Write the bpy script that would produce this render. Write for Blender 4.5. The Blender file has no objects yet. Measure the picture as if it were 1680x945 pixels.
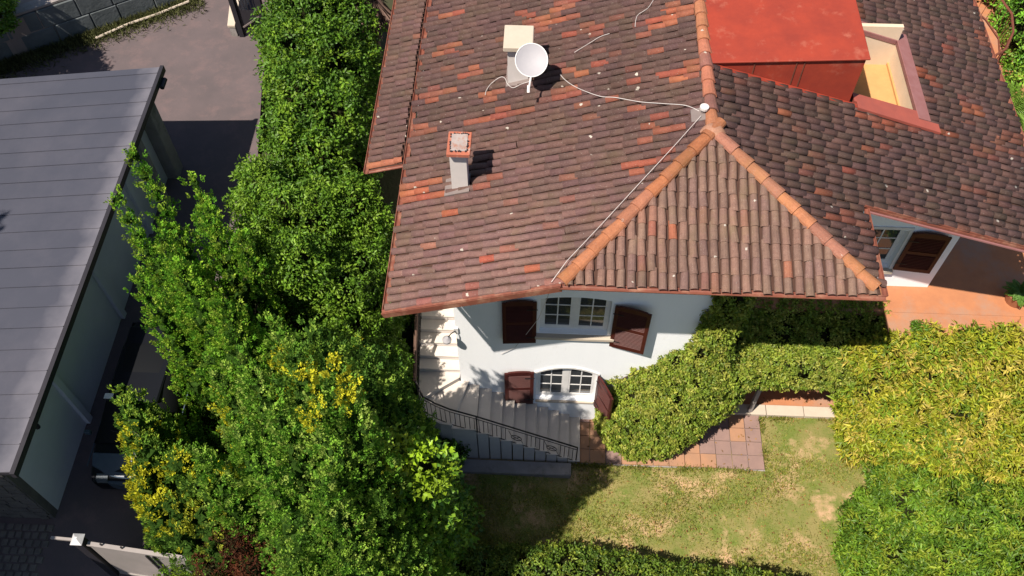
import bpy, math, random
import numpy as np
from mathutils import Vector, Matrix
random.seed(7); rng = np.random.default_rng(7)
S = bpy.context.scene
COL = S.collection
# ------------------------------------------------------------------ camera
F_PX, TH, ROLL, YAW, H = 1519.45, 0.9766, -0.00814, 0.050866, 18.7
fw = Vector((-math.sin(YAW)*math.cos(TH), math.cos(YAW)*math.cos(TH), -math.sin(TH)))
r0 = Vector((math.cos(YAW), math.sin(YAW), 0)); u0 = r0.cross(fw)
R_ = r0*math.cos(ROLL)+u0*math.sin(ROLL); U_ = -r0*math.sin(ROLL)+u0*math.cos(ROLL)
cam = bpy.data.cameras.new('camera'); co = bpy.data.objects.new('camera', cam); COL.objects.link(co)
M = Matrix((R_, U_, -fw)).transposed().to_4x4(); M.translation = Vector((0, 0, H)); co.matrix_world = M
cam.sensor_width = 36; cam.lens = F_PX/1680*36; cam.clip_end = 1000; cam.clip_start = 0.1
S.camera = co
# ------------------------------------------------------------------ sky, sun, exposure
SUN = Vector((-0.42, -0.43, 1.0)).normalized()      # towards the sun
w = bpy.data.worlds.new('World'); S.world = w; w.use_nodes = True
nt = w.node_tree; bg = nt.nodes['Background']; sk = nt.nodes.new('ShaderNodeTexSky')
sk.sky_type = 'NISHITA'; sk.sun_disc = False
sk.sun_elevation = math.asin(SUN.z); sk.sun_rotation = math.atan2(SUN.x, SUN.y)
nt.links.new(sk.outputs[0], bg.inputs[0]); bg.inputs[1].default_value = 0.06
sl = bpy.data.lights.new('sun', 'SUN'); sl.energy = 5.0; sl.angle = math.radians(0.5); sl.color = (1, 0.90, 0.78)
so = bpy.data.objects.new('sun', sl); COL.objects.link(so); so.rotation_euler = SUN.to_track_quat('Z', 'Y').to_euler()
S.view_settings.view_transform = 'Standard'; S.view_settings.look = 'None'
S.view_settings.gamma = 1; S.view_settings.use_curve_mapping = False; S.view_settings.exposure = 0.66
S.render.engine = 'CYCLES'

# ------------------------------------------------------------------ helpers
def ray(px, py): return fw + R_*((px-840)/F_PX) - U_*((py-472.5)/F_PX)
def at_z(px, py, z): d = ray(px, py); return Vector((0, 0, H)) + d*((z-H)/d.z)
def at_plane(px, py, n, c):
    d = ray(px, py); n = Vector(n); return Vector((0, 0, H)) + d*((c-n.z*H)/n.dot(d))

def tag(o, label=None, cat=None, group=None, kind=None):
    if label: o['label'] = label
    if cat: o['category'] = cat
    if group: o['group'] = group
    if kind: o['kind'] = kind
    return o
def setparent(o, p):
    if p is not None:
        o.parent = p
        o.matrix_parent_inverse = WM[p.name].inverted()
WM = {}
def link(o, parent=None, mw=None):
    COL.objects.link(o)
    if mw is not None: o.matrix_world = mw
    WM[o.name] = mw.copy() if mw is not None else Matrix.Identity(4)
    setparent(o, parent)
    return o
def empty(name, loc, label, cat, group=None):
    o = bpy.data.objects.new(name, None); o.empty_display_size = 0.2
    o.location = loc
    COL.objects.link(o); WM[o.name] = Matrix.Translation(Vector(loc))
    return tag(o, label, cat, group)

class MB:
    def __init__(s): s.v = []; s.f = []
    def face(s, pts):
        b = len(s.v); s.v += [tuple(p) for p in pts]; s.f.append(tuple(range(b, b+len(pts)))); return s
    def hexa(s, p):       # 8 points: bottom 4 ccw, top 4 ccw
        b = len(s.v); s.v += [tuple(q) for q in p]
        for f in ((3,2,1,0),(4,5,6,7),(0,1,5,4),(1,2,6,5),(2,3,7,6),(3,0,4,7)): s.f.append(tuple(b+i for i in f))
        return s
    def box(s, x0, x1, y0, y1, z0, z1):
        return s.hexa([(x0,y0,z0),(x1,y0,z0),(x1,y1,z0),(x0,y1,z0),(x0,y0,z1),(x1,y0,z1),(x1,y1,z1),(x0,y1,z1)])
    def prism(s, poly, zb, zt):   # poly xy list; zb, zt constants or functions
        fb = zb if callable(zb) else (lambda x, y: zb); ft = zt if callable(zt) else (lambda x, y: zt)
        n = len(poly); b = len(s.v)
        s.v += [(x, y, fb(x, y)) for x, y in poly] + [(x, y, ft(x, y)) for x, y in poly]
        s.f.append(tuple(b+i for i in reversed(range(n)))); s.f.append(tuple(b+n+i for i in range(n)))
        for i in range(n): j = (i+1) % n; s.f.append((b+i, b+j, b+n+j, b+n+i))
        return s
    def bar(s, a, b_, w, h, up=(0, 0, 1)):   # box along a-b
        a = Vector(a); b_ = Vector(b_); d = (b_-a).normalized(); x = d.cross(Vector(up))
        if x.length < 1e-4: x = d.cross(Vector((0, 1, 0)))
        x.normalize(); z = x.cross(d).normalized(); x *= w/2; z *= h/2
        return s.hexa([a-x-z, a+x-z, b_+x-z, b_-x-z, a-x+z, a+x+z, b_+x+z, b_-x+z])
    def tube(s, path, r, n=6, cap=True, r1=None):
        path = [Vector(p) for p in path]; b = len(s.v); m = len(path)
        for i, p in enumerate(path):
            d = (path[min(i+1, m-1)]-path[max(i-1, 0)]).normalized()
            x = d.cross(Vector((0, 0, 1)));
            if x.length < 1e-3: x = Vector((1, 0, 0))
            x.normalize(); y = d.cross(x)
            rr = r if r1 is None else r+(r1-r)*i/(m-1)
            for k in range(n):
                a = 2*math.pi*k/n; s.v.append(tuple(p+(x*math.cos(a)+y*math.sin(a))*rr))
        for i in range(m-1):
            for k in range(n):
                k2 = (k+1) % n; s.f.append((b+i*n+k, b+i*n+k2, b+(i+1)*n+k2, b+(i+1)*n+k))
        if cap: s.f.append(tuple(b+k for k in reversed(range(n)))); s.f.append(tuple(b+(m-1)*n+k for k in range(n)))
        return s
    def halfpipe(s, a, b_, r, n=5, th=0.015, up=(0, 0, 1), flip=False):  # open gutter (flip: cap tile)
        a = Vector(a); b_ = Vector(b_); d = (b_-a).normalized(); x = d.cross(Vector(up)).normalized(); z = x.cross(d).normalized()
        sg = 1 if flip else -1
        b = len(s.v)
        for p in (a, b_):
            for rr in (r, r-th):
                for k in range(n+1):
                    t = math.pi*k/n; s.v.append(tuple(p + x*math.cos(t)*rr + z*math.sin(t)*rr*sg))
        m = n+1
        for k in range(n):
            s.f.append((b+k, b+k+1, b+2*m+k+1, b+2*m+k)); s.f.append((b+m+k+1, b+m+k, b+3*m+k, b+3*m+k+1))
            s.f.append((b+k+1, b+k, b+m+k, b+m+k+1)); s.f.append((b+2*m+k, b+2*m+k+1, b+3*m+k+1, b+3*m+k))
        for k in (0, n): s.f.append((b+k, b+2*m+k, b+3*m+k, b+m+k))
        return s
    def data(s, name, mat=None, smooth=False):
        me = bpy.data.meshes.new(name); me.from_pydata(s.v, [], s.f); me.update()
        if mat: me.materials.append(mat)
        if smooth:
            for p in me.polygons: p.use_smooth = True
        return me
    def build(s, name, mat, parent=None, smooth=False, bevel=0):
        o = bpy.data.objects.new(name, s.data(name, mat, smooth)); link(o, parent, Matrix.Identity(4))
        if bevel:
            m = o.modifiers.new('bevel', 'BEVEL'); m.width = bevel; m.segments = 1; m.limit_method = 'ANGLE'
        return o

# ------------------------------------------------------------------ materials
def lin(c): return tuple(((x/255)/12.92 if x/255 <= .04045 else ((x/255+.055)/1.055)**2.4) for x in c)
def mat(name, c, rough=.8, c2=None, scale=3., amt=.6, bump=0., bscale=40., c3=None, s3=.8, t3=(.55, .7), metal=0., spec=.3, detail=6, stretch=(1, 1, 1)):
    m = bpy.data.materials.new(name); m.use_nodes = True; n = m.node_tree; N = n.nodes; L = n.links
    P = N['Principled BSDF']; P.inputs['Roughness'].default_value = rough; P.inputs['Metallic'].default_value = metal
    P.inputs['Specular IOR Level'].default_value = spec
    g = N.new('ShaderNodeNewGeometry'); mp = N.new('ShaderNodeMapping'); mp.inputs['Scale'].default_value = stretch
    L.new(g.outputs['Position'], mp.inputs[0])
    c2 = c2 or tuple(x*.7 for x in c)
    t = N.new('ShaderNodeTexNoise'); t.inputs['Scale'].default_value = scale; t.inputs['Detail'].default_value = detail; t.inputs['Roughness'].default_value = .65
    L.new(mp.outputs[0], t.inputs['Vector'])
    r = N.new('ShaderNodeMapRange'); r.inputs[1].default_value = .5-.25/amt*.6; r.inputs[2].default_value = .5+.25/amt*.6
    L.new(t.outputs[0], r.inputs[0])
    mx = N.new('ShaderNodeMix'); mx.data_type = 'RGBA'; mx.inputs['A'].default_value = (*c, 1); mx.inputs['B'].default_value = (*c2, 1)
    L.new(r.outputs[0], mx.inputs['Factor']); out = mx.outputs['Result']
    if c3:
        t3n = N.new('ShaderNodeTexNoise'); t3n.inputs['Scale'].default_value = s3; t3n.inputs['Detail'].default_value = 8; t3n.inputs['Roughness'].default_value = .7
        off = N.new('ShaderNodeVectorMath'); off.operation = 'ADD'; off.inputs[1].default_value = (17, 5, 3); L.new(mp.outputs[0], off.inputs[0]); L.new(off.outputs[0], t3n.inputs['Vector'])
        r3 = N.new('ShaderNodeMapRange'); r3.inputs[1].default_value = t3[0]; r3.inputs[2].default_value = t3[1]; L.new(t3n.outputs[0], r3.inputs[0])
        m3 = N.new('ShaderNodeMix'); m3.data_type = 'RGBA'; m3.inputs['B'].default_value = (*c3, 1)
        L.new(r3.outputs[0], m3.inputs['Factor']); L.new(out, m3.inputs['A']); out = m3.outputs['Result']
    L.new(out, P.inputs['Base Color'])
    if bump:
        b = N.new('ShaderNodeBump'); b.inputs['Strength'].default_value = 1; b.inputs['Distance'].default_value = bump
        t2 = N.new('ShaderNodeTexNoise'); t2.inputs['Scale'].default_value = bscale; t2.inputs['Detail'].default_value = 4
        L.new(mp.outputs[0], t2.inputs['Vector']); L.new(t2.outputs[0], b.inputs['Height']); L.new(b.outputs[0], P.inputs['Normal'])
    return m
def tile_mat(name, attr):
    m = bpy.data.materials.new(name); m.use_nodes = True; n = m.node_tree; N = n.nodes; L = n.links
    P = N['Principled BSDF']; P.inputs['Roughness'].default_value = .85; P.inputs['Specular IOR Level'].default_value = .25
    if attr:
        a = N.new('ShaderNodeAttribute'); a.attribute_name = 'tint'; src = a.outputs['Color']
    else:
        a = N.new('ShaderNodeObjectInfo'); src = a.outputs['Color']
    g = N.new('ShaderNodeNewGeometry')
    def noise(sc, lo, hi, det=5):
        t = N.new('ShaderNodeTexNoise'); t.inputs['Scale'].default_value = sc; t.inputs['Detail'].default_value = det; t.inputs['Roughness'].default_value = .7
        L.new(g.outputs['Position'], t.inputs['Vector'])
        r = N.new('ShaderNodeMapRange'); r.inputs[1].default_value = lo; r.inputs[2].default_value = hi; L.new(t.outputs[0], r.inputs[0]); return r.outputs[0]
    def mix(mode, fac, A, B):
        x = N.new('ShaderNodeMix'); x.data_type = 'RGBA'; x.blend_type = mode
        for k, v in (('Factor', fac), ('A', A), ('B', B)):
            if hasattr(v, 'node'): L.new(v, x.inputs[k])
            else: x.inputs[k].default_value = v if k == 'Factor' else (*v, 1)
        return x.outputs['Result']
    c0_ = mix('MULTIPLY', noise(.9, .4, .62, 8), src, (.80, .80, .84)); src = c0_
    c = mix('MULTIPLY', noise(9, .35, .65), src, (.80, .78, .8))
    c = mix('MULTIPLY', noise(45, .5, .68, 3), c, (.74, .74, .76))       # soot specks
    c = mix('MIX', noise(1.3, .5, .72), c, mix('MULTIPLY', 1.0, src, (.78, .86, .7)))   # moss
    v = N.new('ShaderNodeTexVoronoi'); v.inputs['Scale'].default_value = 5.5; L.new(g.outputs['Position'], v.inputs['Vector'])
    # lichen discs: only in some cells
    cr = N.new('ShaderNodeMath'); cr.operation = 'LESS_THAN'; cr.inputs[1].default_value = .16
    wn = N.new('ShaderNodeTexNoise'); wn.inputs['Scale'].default_value = 25; L.new(g.outputs['Position'], wn.inputs['Vector'])
    wa = N.new('ShaderNodeMath'); wa.operation = 'MULTIPLY_ADD'; wa.inputs[1].default_value = .35; L.new(wn.outputs[0], wa.inputs[0]); L.new(v.outputs['Distance'], wa.inputs[2]); cr.inputs[1].default_value = .33
    L.new(wa.outputs[0], cr.inputs[0])
    sp = N.new('ShaderNodeSeparateColor'); L.new(v.outputs['Color'], sp.inputs[0])
    ce = N.new('ShaderNodeMath'); ce.operation = 'GREATER_THAN'; ce.inputs[1].default_value = .93; L.new(sp.outputs[0], ce.inputs[0])
    ml = N.new('ShaderNodeMath'); ml.operation = 'MULTIPLY'; L.new(cr.outputs[0], ml.inputs[0]); L.new(ce.outputs[0], ml.inputs[1])
    c = mix('MIX', ml.outputs[0], c, (.42, .38, .33))
    c = mix('MIX', noise(70, .66, .72, 2), c, (.36, .32, .28))
    L.new(c, P.inputs['Base Color'])
    b = N.new('ShaderNodeBump'); b.inputs['Distance'].default_value = .004; b.inputs['Strength'].default_value = 1
    t = N.new('ShaderNodeTexNoise'); t.inputs['Scale'].default_value = 60; L.new(g.outputs['Position'], t.inputs['Vector']); L.new(t.outputs[0], b.inputs['Height']); L.new(b.outputs[0], P.inputs['Normal'])
    return m
def leaf_mat(name, trans=.3, rough=.45, sp=.25):
    m = bpy.data.materials.new(name); m.use_nodes = True; n = m.node_tree; N = n.nodes; L = n.links
    P = N['Principled BSDF']; P.inputs['Roughness'].default_value = rough; P.inputs['Specular IOR Level'].default_value = sp
    a = N.new('ShaderNodeAttribute'); a.attribute_name = 'tint'; L.new(a.outputs['Color'], P.inputs['Base Color'])
    t = N.new('ShaderNodeBsdfTranslucent'); L.new(a.outputs['Color'], t.inputs['Color'])
    ms = N.new('ShaderNodeMixShader'); ms.inputs[0].default_value = trans
    L.new(P.outputs[0], ms.inputs[1]); L.new(t.outputs[0], ms.inputs[2]); L.new(ms.outputs[0], N['Material Output'].inputs[0])
    return m

m_wall = mat('white render', (.87, .895, .93), .9, (.82, .85, .885), 2, .5, .003, 30, c3=(.68, .68, .68), s3=1.6, t3=(.60, .80), stretch=(1.6, 1.6, .45))
m_white = mat('white painted wood', (.74, .73, .72), .5, (.62, .61, .60), 5)
m_glass = mat('dark window glass', (.025, .03, .035), .05, (.04, .045, .05), 2, spec=.8)
m_shutter = mat('red brown shutter paint', (.065, .012, .009), .45, (.045, .009, .007), 6, bump=.001)
m_copper = mat('red brown gutter metal', (.22, .075, .05), .5, (.14, .05, .035), 5, c3=(.3, .16, .11), s3=3, t3=(.5, .7))
m_redmetal = mat('painted red sheet metal', (.30, .042, .022), .65, (.22, .032, .02), 1.6, .9, .002, 15, c3=(.36, .115, .075), s3=2.3, t3=(.55, .78))
m_plum = mat('faded plum flashing', (.27, .13, .13), .6, (.22, .09, .085), 4)
m_cream = mat('cream render', (.66, .53, .40), .9, (.58, .46, .34), 3)
m_ochre = mat('ochre terrace floor', (.52, .30, .12), .8, (.44, .25, .10), 5)
m_grey = mat('grey sheet roofing', (.052, .055, .075), .55, (.046, .049, .067), .5, .5, c3=(.068, .068, .088), s3=.5, t3=(.45, .75))
m_dark = mat('dark metal fascia', (.03, .028, .035), .5)
m_greywall = mat('grey garage render', (.66, .66, .72), .85, (.58, .58, .64), 1.5, .6, .002, 20)
m_conc = mat('weathered concrete', (.33, .30, .29), .9, (.23, .21, .2), 3, .6, .004, 20, c3=(.13, .12, .1), s3=2.5, t3=(.55, .75))
m_conclt = mat('pale concrete slab', (.50, .43, .35), .85, (.43, .37, .30), 6, .5, .002, 25)
m_asph = mat('pinkish worn asphalt', (.118, .092, .096), .9, (.092, .076, .080), .9, .8, .004, 60, c3=(.15, .105, .105), s3=1.7, t3=(.5, .75))
m_road = mat('pale road asphalt', (.26, .215, .2), .9, (.22, .185, .17), 1.5, .6, .003, 50)
m_iron = mat('black wrought iron', (.018, .016, .018), .45)
m_rust = mat('rusty iron', (.19, .06, .035), .8, (.10, .035, .022), 9)
m_terra = mat('terracotta paving', (.44, .185, .085), .8, (.36, .15, .075), 2.5, .8, .003, 30, c3=(.33, .20, .14), s3=.9, t3=(.46, .66))
m_slabA = mat('plum paving slab', (.27, .175, .15), .8, (.21, .14, .125), 3, .7, .003, 30)
m_slabB = mat('orange paving slab', (.38, .20, .115), .8, (.29, .17, .11), 3, .7, .003, 30)
m_marble = mat('white stair stone', (.62, .56, .5), .7, (.52, .47, .42), 3, .6, .002, 30)
m_soil = mat('dry soil', (.22, .14, .085), .95, (.13, .09, .05), 3, .8, .02, 12)
m_lawn = mat('patchy lawn soil', (.12, .155, .03), .95, (.22, .19, .07), 1.9, 1.3, .015, 30, c3=(.44, .29, .17), s3=.9, t3=(.50, .62))
m_earth = mat('garden earth', (.05, .045, .025), .95, (.035, .045, .018), 1.5, .8, .03, 9)
m_bark = mat('bark', (.09, .06, .04), .95, (.05, .035, .025), 8, .8, .01, 30)
m_brick = mat('faded red brick cap', (.42, .13, .075), .85, (.30, .1, .065), 10, .7, .003, 40, c3=(.42, .33, .28), s3=9, t3=(.55, .65))
m_plast = mat('light grey plaster', (.60, .56, .54), .85, (.53, .5, .48), 5)
m_capg = mat('weathered cap mortar', (.36, .31, .29), .9, (.27, .23, .22), 8, c3=(.30,.16,.12), s3=7, t3=(.5,.65))
m_lead = mat('grey flashing', (.2, .165, .155), .6, (.16, .13, .125), 6)
m_dish = mat('off white dish paint', (.36, .35, .37), .55, (.32, .315, .34), 3)
m_wire = mat('white cable', (.62, .58, .56), .5)
m_car = mat('dark car paint', (.006, .007, .010), .4, (.006, .007, .01), 2, spec=.25)
m_carbump = mat('grey blue car trim and sheen', (.07, .10, .14), .4)  # sky sheen on hood and bumper put into the colour, also plain trim
m_lamp = mat('clear lamp lens', (.6, .6, .62), .2)
m_lens = mat('dim lamp lens', (.12, .14, .16), .2)
m_tyre = mat('tyre rubber', (.02, .02, .02), .9)
m_stonew = mat('stone wall', (.16, .145, .13), .95, (.10, .09, .085), 2.5, .8, .01, 15)
m_block = mat('blue grey stone block', (.14, .16, .17), .9, (.09, .105, .11), 1.5, .8, .01, 12)
m_gate = mat('grey gate metal', (.30, .27, .26), .45, (.24, .22, .21), 3)
m_straw = mat('dry fronds', (.30, .20, .15), .9, (.2, .13, .1), 12)
m_deck = mat('dark roof underlay', (.075, .038, .028), .95)
m_wood = mat('dark eave wood', (.12, .07, .05), .8)
m_potg = mat('terracotta pot', (.35, .14, .07), .8)
tm_attr = tile_mat('clay roof tile', True); tm_obj = tile_mat('clay roof tile near', False)
lm = leaf_mat('leaves', .28, .42); lm2 = leaf_mat('conifer sprays', .36, .85, .08); lm3 = leaf_mat('grass blades', .35, .7)

# ------------------------------------------------------------------ key levels
G = -3.8                     # lower garden
FLx, FRx, EY, EZ = 0.40, 5.95, 9.17, 5.30
AX, AY, AZ = 3.11, 12.06, 6.20
sL = (AZ-EZ)/(AX-FLx); sR = (AZ-EZ)/(FRx-AX); sH = (AZ-EZ)/(AY-EY)
def zl(x, y=0): return AZ-sL*(AX-x)
def zr(x, y=0): return AZ-sR*(x-AX)
def zh(x, y): return EZ+sH*(y-EY)
def roofz(x, y):
    z = min(zl(x), zr(x))
    if FLx < x < FRx: z = min(z, zh(x, y)) if y < AY else z
    return z
YB = 22.0
# ================================================================== SETTING
def tagS(o): return tag(o, kind='structure')
mb = MB(); mb.face([(-300,-200,-4.2),(300,-200,-4.2),(300,500,-4.2),(-300,500,-4.2)])
tagS(mb.build('ground', m_earth))
# garden slope between driveway and lower garden
def terr(x, y):
    if x < -7.2: return -.03
    t = min(max((x+7.2)/3.2, 0), 1)
    low = G-.03
    yy = min(max((y-11.0)/2.5, 0), 1)
    tgt = low*(1-yy) + -.03*yy
    t = t*t*(3-2*t)
    return -.03*(1-t) + tgt*t
xs = np.linspace(-7.6, -1.9, 24); ys = np.linspace(-4, 24, 70); mb = MB()
for i in range(len(xs)):
    for j in range(len(ys)): mb.v.append((xs[i], ys[j], terr(xs[i], ys[j]) + random.uniform(-.03, .03)*(0 < i < 23)))
for i in range(len(xs)-1):
    for j in range(len(ys)-1):
        a = i*len(ys)+j; mb.f.append((a, a+len(ys), a+len(ys)+1, a+1))
tagS(mb.build('garden_slope', m_earth, smooth=True))
mb = MB(); mb.prism([(-40,-12),(-7.3,-12),(-7.3,5.2),(-7.6,9),(-7.55,15.7),(-7.75,17),(-8.15,19.6),(-8.2,21.3),(-8.2,34),(-40,34)], -4, 0)
tagS(mb.build('driveway', m_asph))
# lawn
mb = MB(); N_ = 60
for i in range(N_+1):
    for j in range(N_+1):
        x = -2.0+16*i/N_; y = -6+17.4*j/N_
        mb.v.append((x, y, G+.02*math.sin(x*2.1+y)+.02*math.sin(y*3.3-x*1.2)))
for i in range(N_):
    for j in range(N_):
        a = i*(N_+1)+j; mb.f.append((a, a+N_+1, a+N_+2, a+1))
tagS(mb.build('lawn', m_lawn, smooth=True))
# patio floor and kerb under the vines
tagS(MB().box(1.0, 13, 11.62, 13.2, -4.1, G+.02).build('patio', m_terra))
k = MB()
for i in range(9):
    x = 3.2+i*1.0; k.box(x, x+.985, 11.3, 11.6, -4.1, G+.14)
tagS(k.build('kerb', m_conclt, bevel=.012))
# slab path
path = tagS(MB().box(1.05, 6.0, 9.74, 11.29, -4.1, G+.025).build('slab_path', m_conc))
sm = {}
ix = 0
for i in range(12):
    for j in range(4):
        x0 = 1.08+i*.41; y0 = 9.76+j*.385
        dark = (x0 > 4.3)
        k = ('A' if (dark and random.random() < .8) or random.random() < .12 else 'B')
        if k not in sm: sm[k] = MB().box(-.197, .197, -.185, .185, -.03, .03).data('paving_slab', m_slabA if k == 'A' else m_slabB)
        o = bpy.data.objects.new('paving_slab', sm[k])
        link(o, path, Matrix.Translation((x0+.2, y0+.19, G+.03+random.uniform(-.006, .008))) @ Matrix.Rotation(random.uniform(-.012, .012), 4, 'Z'))
# terrace (upper, orange)
tagS(MB().prism([(4.2,11.35),(14.5,11.35),(14.5,24),(4.2,24)], -1.0 if False else -4.1, 0).build('terrace', m_terra)) if False else None
tagS(MB().box(4.2, 15, 12.3, 30, -4.1, 0).build('terrace', m_terra))
tagS(MB().box(8.3, 15, 11.6, 12.296, -4.1, -.004).build('terrace_edge', m_terra))

# ================================================================== HOUSE
house = empty('house', (1.2, 11, G), 'white rendered house with a worn clay tile roof and red brown shutters', 'house')
# ---- walls with openings
def wall(mb, x0, x1, y, th, zb, topf, holes, facing=1):
    """wall along X at face y, thickness th going +Y; holes: (xa, xb, za, zb, arch)"""
    cuts = {x0, x1}
    x = x0
    while x < x1: cuts.add(round(x, 4)); x += .45
    for h in holes:
        n = 8 if h[4] else 1
        for i in range(n+1): cuts.add(round(h[0]+(h[1]-h[0])*i/n, 4))
    for kx in (FLx, FRx, AX): 
        if x0 < kx < x1: cuts.add(kx)
    cuts = sorted(c for c in cuts if x0 <= c <= x1)
    for a, b in zip(cuts, cuts[1:]):
        if b-a < 1e-4: continue
        m = (a+b)/2; hs = sorted([h for h in holes if h[0] < m < h[1]], key=lambda h: h[2])
        ta, tb = topf(a), topf(b)
        segs = []; z = (zb, zb)
        for h in hs:
            def arc(xx): 
                u = (xx-h[0])/(h[1]-h[0])*2-1; return h[3]-h[4]*(u*u)
            segs.append((z, (h[2], h[2]))); z = (arc(a), arc(b))
        segs.append((z, (ta, tb)))
        for (la, lb), (ua, ub) in segs:
            mb.hexa([(a,y,la),(b,y,lb),(b,y+th,lb),(a,y+th,la),(a,y,ua),(b,y,ub),(b,y+th,ub),(a,y+th,ua)])
WY = 11.0
upper = (0.06, 1.60, .62, 2.12, .10); lower = (0.02, 1.52, -2.68, -.98, .30)
mb = MB(); wall(mb, -1.86, 4.2, WY, .3, G-.2, lambda x: roofz(x, WY)-.16, [upper, lower])
# sides and back
def xwall(mb, x, th, y0, y1, zb, topf):
    ys_ = [y0]+[c for c in np.arange(math.floor(y0)+1, y1, .5)]+[y1]
    for a, b in zip(ys_, ys_[1:]):
        mb.hexa([(x,a,zb),(x+th,a,zb),(x+th,b,zb),(x,b,zb),(x,a,topf(x,a)),(x+th,a,topf(x+th,a)),(x+th,b,topf(x+th,b)),(x,b,topf(x,b))])
rz = lambda x, y: roofz(x, y)-.16
xwall(mb, -1.86, .3, WY+.302, YB-.6, G-.2, rz); xwall(mb, 3.9, .3, WY+.302, 13.058, G-.2, rz)
hw = mb.build('wall', m_wall, house)
RY = 13.06
rwin = (7.32, 8.26, .75, 2.22, .06)
mb = MB(); wall(mb, 4.2, 9.45, RY, .3, -.2, lambda x: roofz(x, RY)-.16, [rwin]); xwall(mb, 9.15, .3, RY+.302, YB-.6, -.2, rz)
mb.box(-1.5, 9.1, YB-.9, YB-.6, -.2, 3.9)
mb.build('wall', m_wall, house)
mb = MB(); xwall(mb, -2.98, .2, 14.6, YB-.6, -.2, lambda x, y: 3.9); mb.build('wall', m_wall, house)
# dark backing sheets behind the glazing, the unlit rooms put into their colour
m_int = mat('dark interior', (.03, .025, .02), .9)
mb = MB(); mb.box(-.2, 1.9, WY+.75, WY+.8, -3.4, 2.6); mb.box(7.1, 8.5, RY+.75, RY+.8, .3, 2.6); mb.build('dark_backing', m_int, house)

def window(h, y, rows, parent, label=None):
    xa, xb, za, zb, arch = h; yf = y+.13
    f = MB(); fr = .065
    f.box(xa, xa+fr, yf, yf+.06, za, zb-arch*.8); f.box(xb-fr, xb, yf, yf+.06, za, zb-arch*.8); f.box(xa+fr, xb-fr, yf, yf+.06, za, za+.09)
    n = 8
    for i in range(n):
        u0 = -1+2*i/n; u1 = -1+2*(i+1)/n; a = xa+(xb-xa)*i/n; b = xa+(xb-xa)*(i+1)/n
        f.hexa([(a,yf-.001,zb-arch*u0*u0-.085),(b,yf-.001,zb-arch*u1*u1-.085),(b,yf+.061,zb-arch*u1*u1-.085),(a,yf+.061,zb-arch*u0*u0-.085),
                (a,yf-.001,zb-arch*u0*u0+.01),(b,yf-.001,zb-arch*u1*u1+.01),(b,yf+.061,zb-arch*u1*u1+.01),(a,yf+.061,zb-arch*u0*u0+.01)])
    xm = (xa+xb)/2
    if xb-xa > 1.2: f.box(xm-.06, xm+.06, yf-.012, yf+.07, za+.02, zb-.02)
    w_ = f.build('window', m_white, parent)
    if label: w_['label'] = label
    halves = ((xa+fr, xm-.06), (xm+.06, xb-fr)) if xb-xa > 1.2 else ((xa+fr, xb-fr),)
    for (p, q) in halves:
        c = MB(); z0 = za+.09; z1 = zb-arch*.35-.08
        c.box(p, p+.045, yf-.006, yf+.045, z0, z1); c.box(q-.045, q, yf-.006, yf+.045, z0, z1)
        c.box(p+.045, q-.045, yf-.006, yf+.045, z0, z0+.07)
        cx = (p+q)/2; c.box(cx-.014, cx+.014, yf, yf+.03, z0+.07, z1)
        zs = [z0+.07]+[z0+.07+(z1-z0-.07)*k/rows for k in range(1, rows)]+[z1+arch*.3+.02]
        for z in zs[1:-1]: c.box(p+.045, q-.045, yf+.003, yf+.033, z-.014, z+.014)
        c.build('casement', m_white, w_)
        for k in range(rows):
            for (s0, s1) in ((p+.045, cx-.014), (cx+.014, q-.045)):
                MB().box(s0, s1, yf+.014, yf+.02, zs[k]+(.014 if k else 0), zs[k+1]-(.014 if k < rows-1 else 0)).build('pane', m_glass, w_)
    return w_
w1 = window(upper, WY, 3, house, 'upper white window under the front eave')
w2 = window(lower, WY, 3, house, 'lower arched white window beside the stairs')
w3 = window(rwin, RY, 3, house, 'window under the right hand roof verge')
MB().box(upper[0]-.1, upper[1]+.16, WY-.12, WY+.128, .50, .60).build('sill', m_conclt, w1, bevel=.01)
MB().box(lower[0]+.002, lower[1]-.002, WY-.05, WY+.128, -2.76, -2.682).build('sill', m_conclt, w2, bevel=.01)
MB().box(rwin[0]-.1, rwin[1]+.1, RY-.12, RY+.128, .64, .748).build('sill', m_conclt, w3, bevel=.01)
# white surround of the lower arch and the right window
f = MB()
for i in range(10):
    u0 = -1+2*i/10; u1 = -1+2*(i+1)/10; a = lower[0]-.05+1.6*i/10; b = lower[0]-.05+1.6*(i+1)/10
    za_, zb_ = lower[3]-.32*u0*u0+.015, lower[3]-.32*u1*u1+.015
    f.hexa([(a,WY-.035,za_),(b,WY-.035,zb_),(b,WY+.02,zb_),(a,WY+.02,za_),(a,WY-.035,za_+.07),(b,WY-.035,zb_+.07),(b,WY+.02,zb_+.07),(a,WY+.02,za_+.07)])
f.build('arch_moulding', m_white, w2)
f = MB(); f.box(rwin[0]-.08, rwin[1]+.08, RY-.03, RY+.02, rwin[3]+.01, rwin[3]+.09); f.box(rwin[1]+.005, rwin[1]+.085, RY-.03, RY+.02, .75, rwin[3]+.008)
f.build('surround', m_white, w3)

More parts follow.
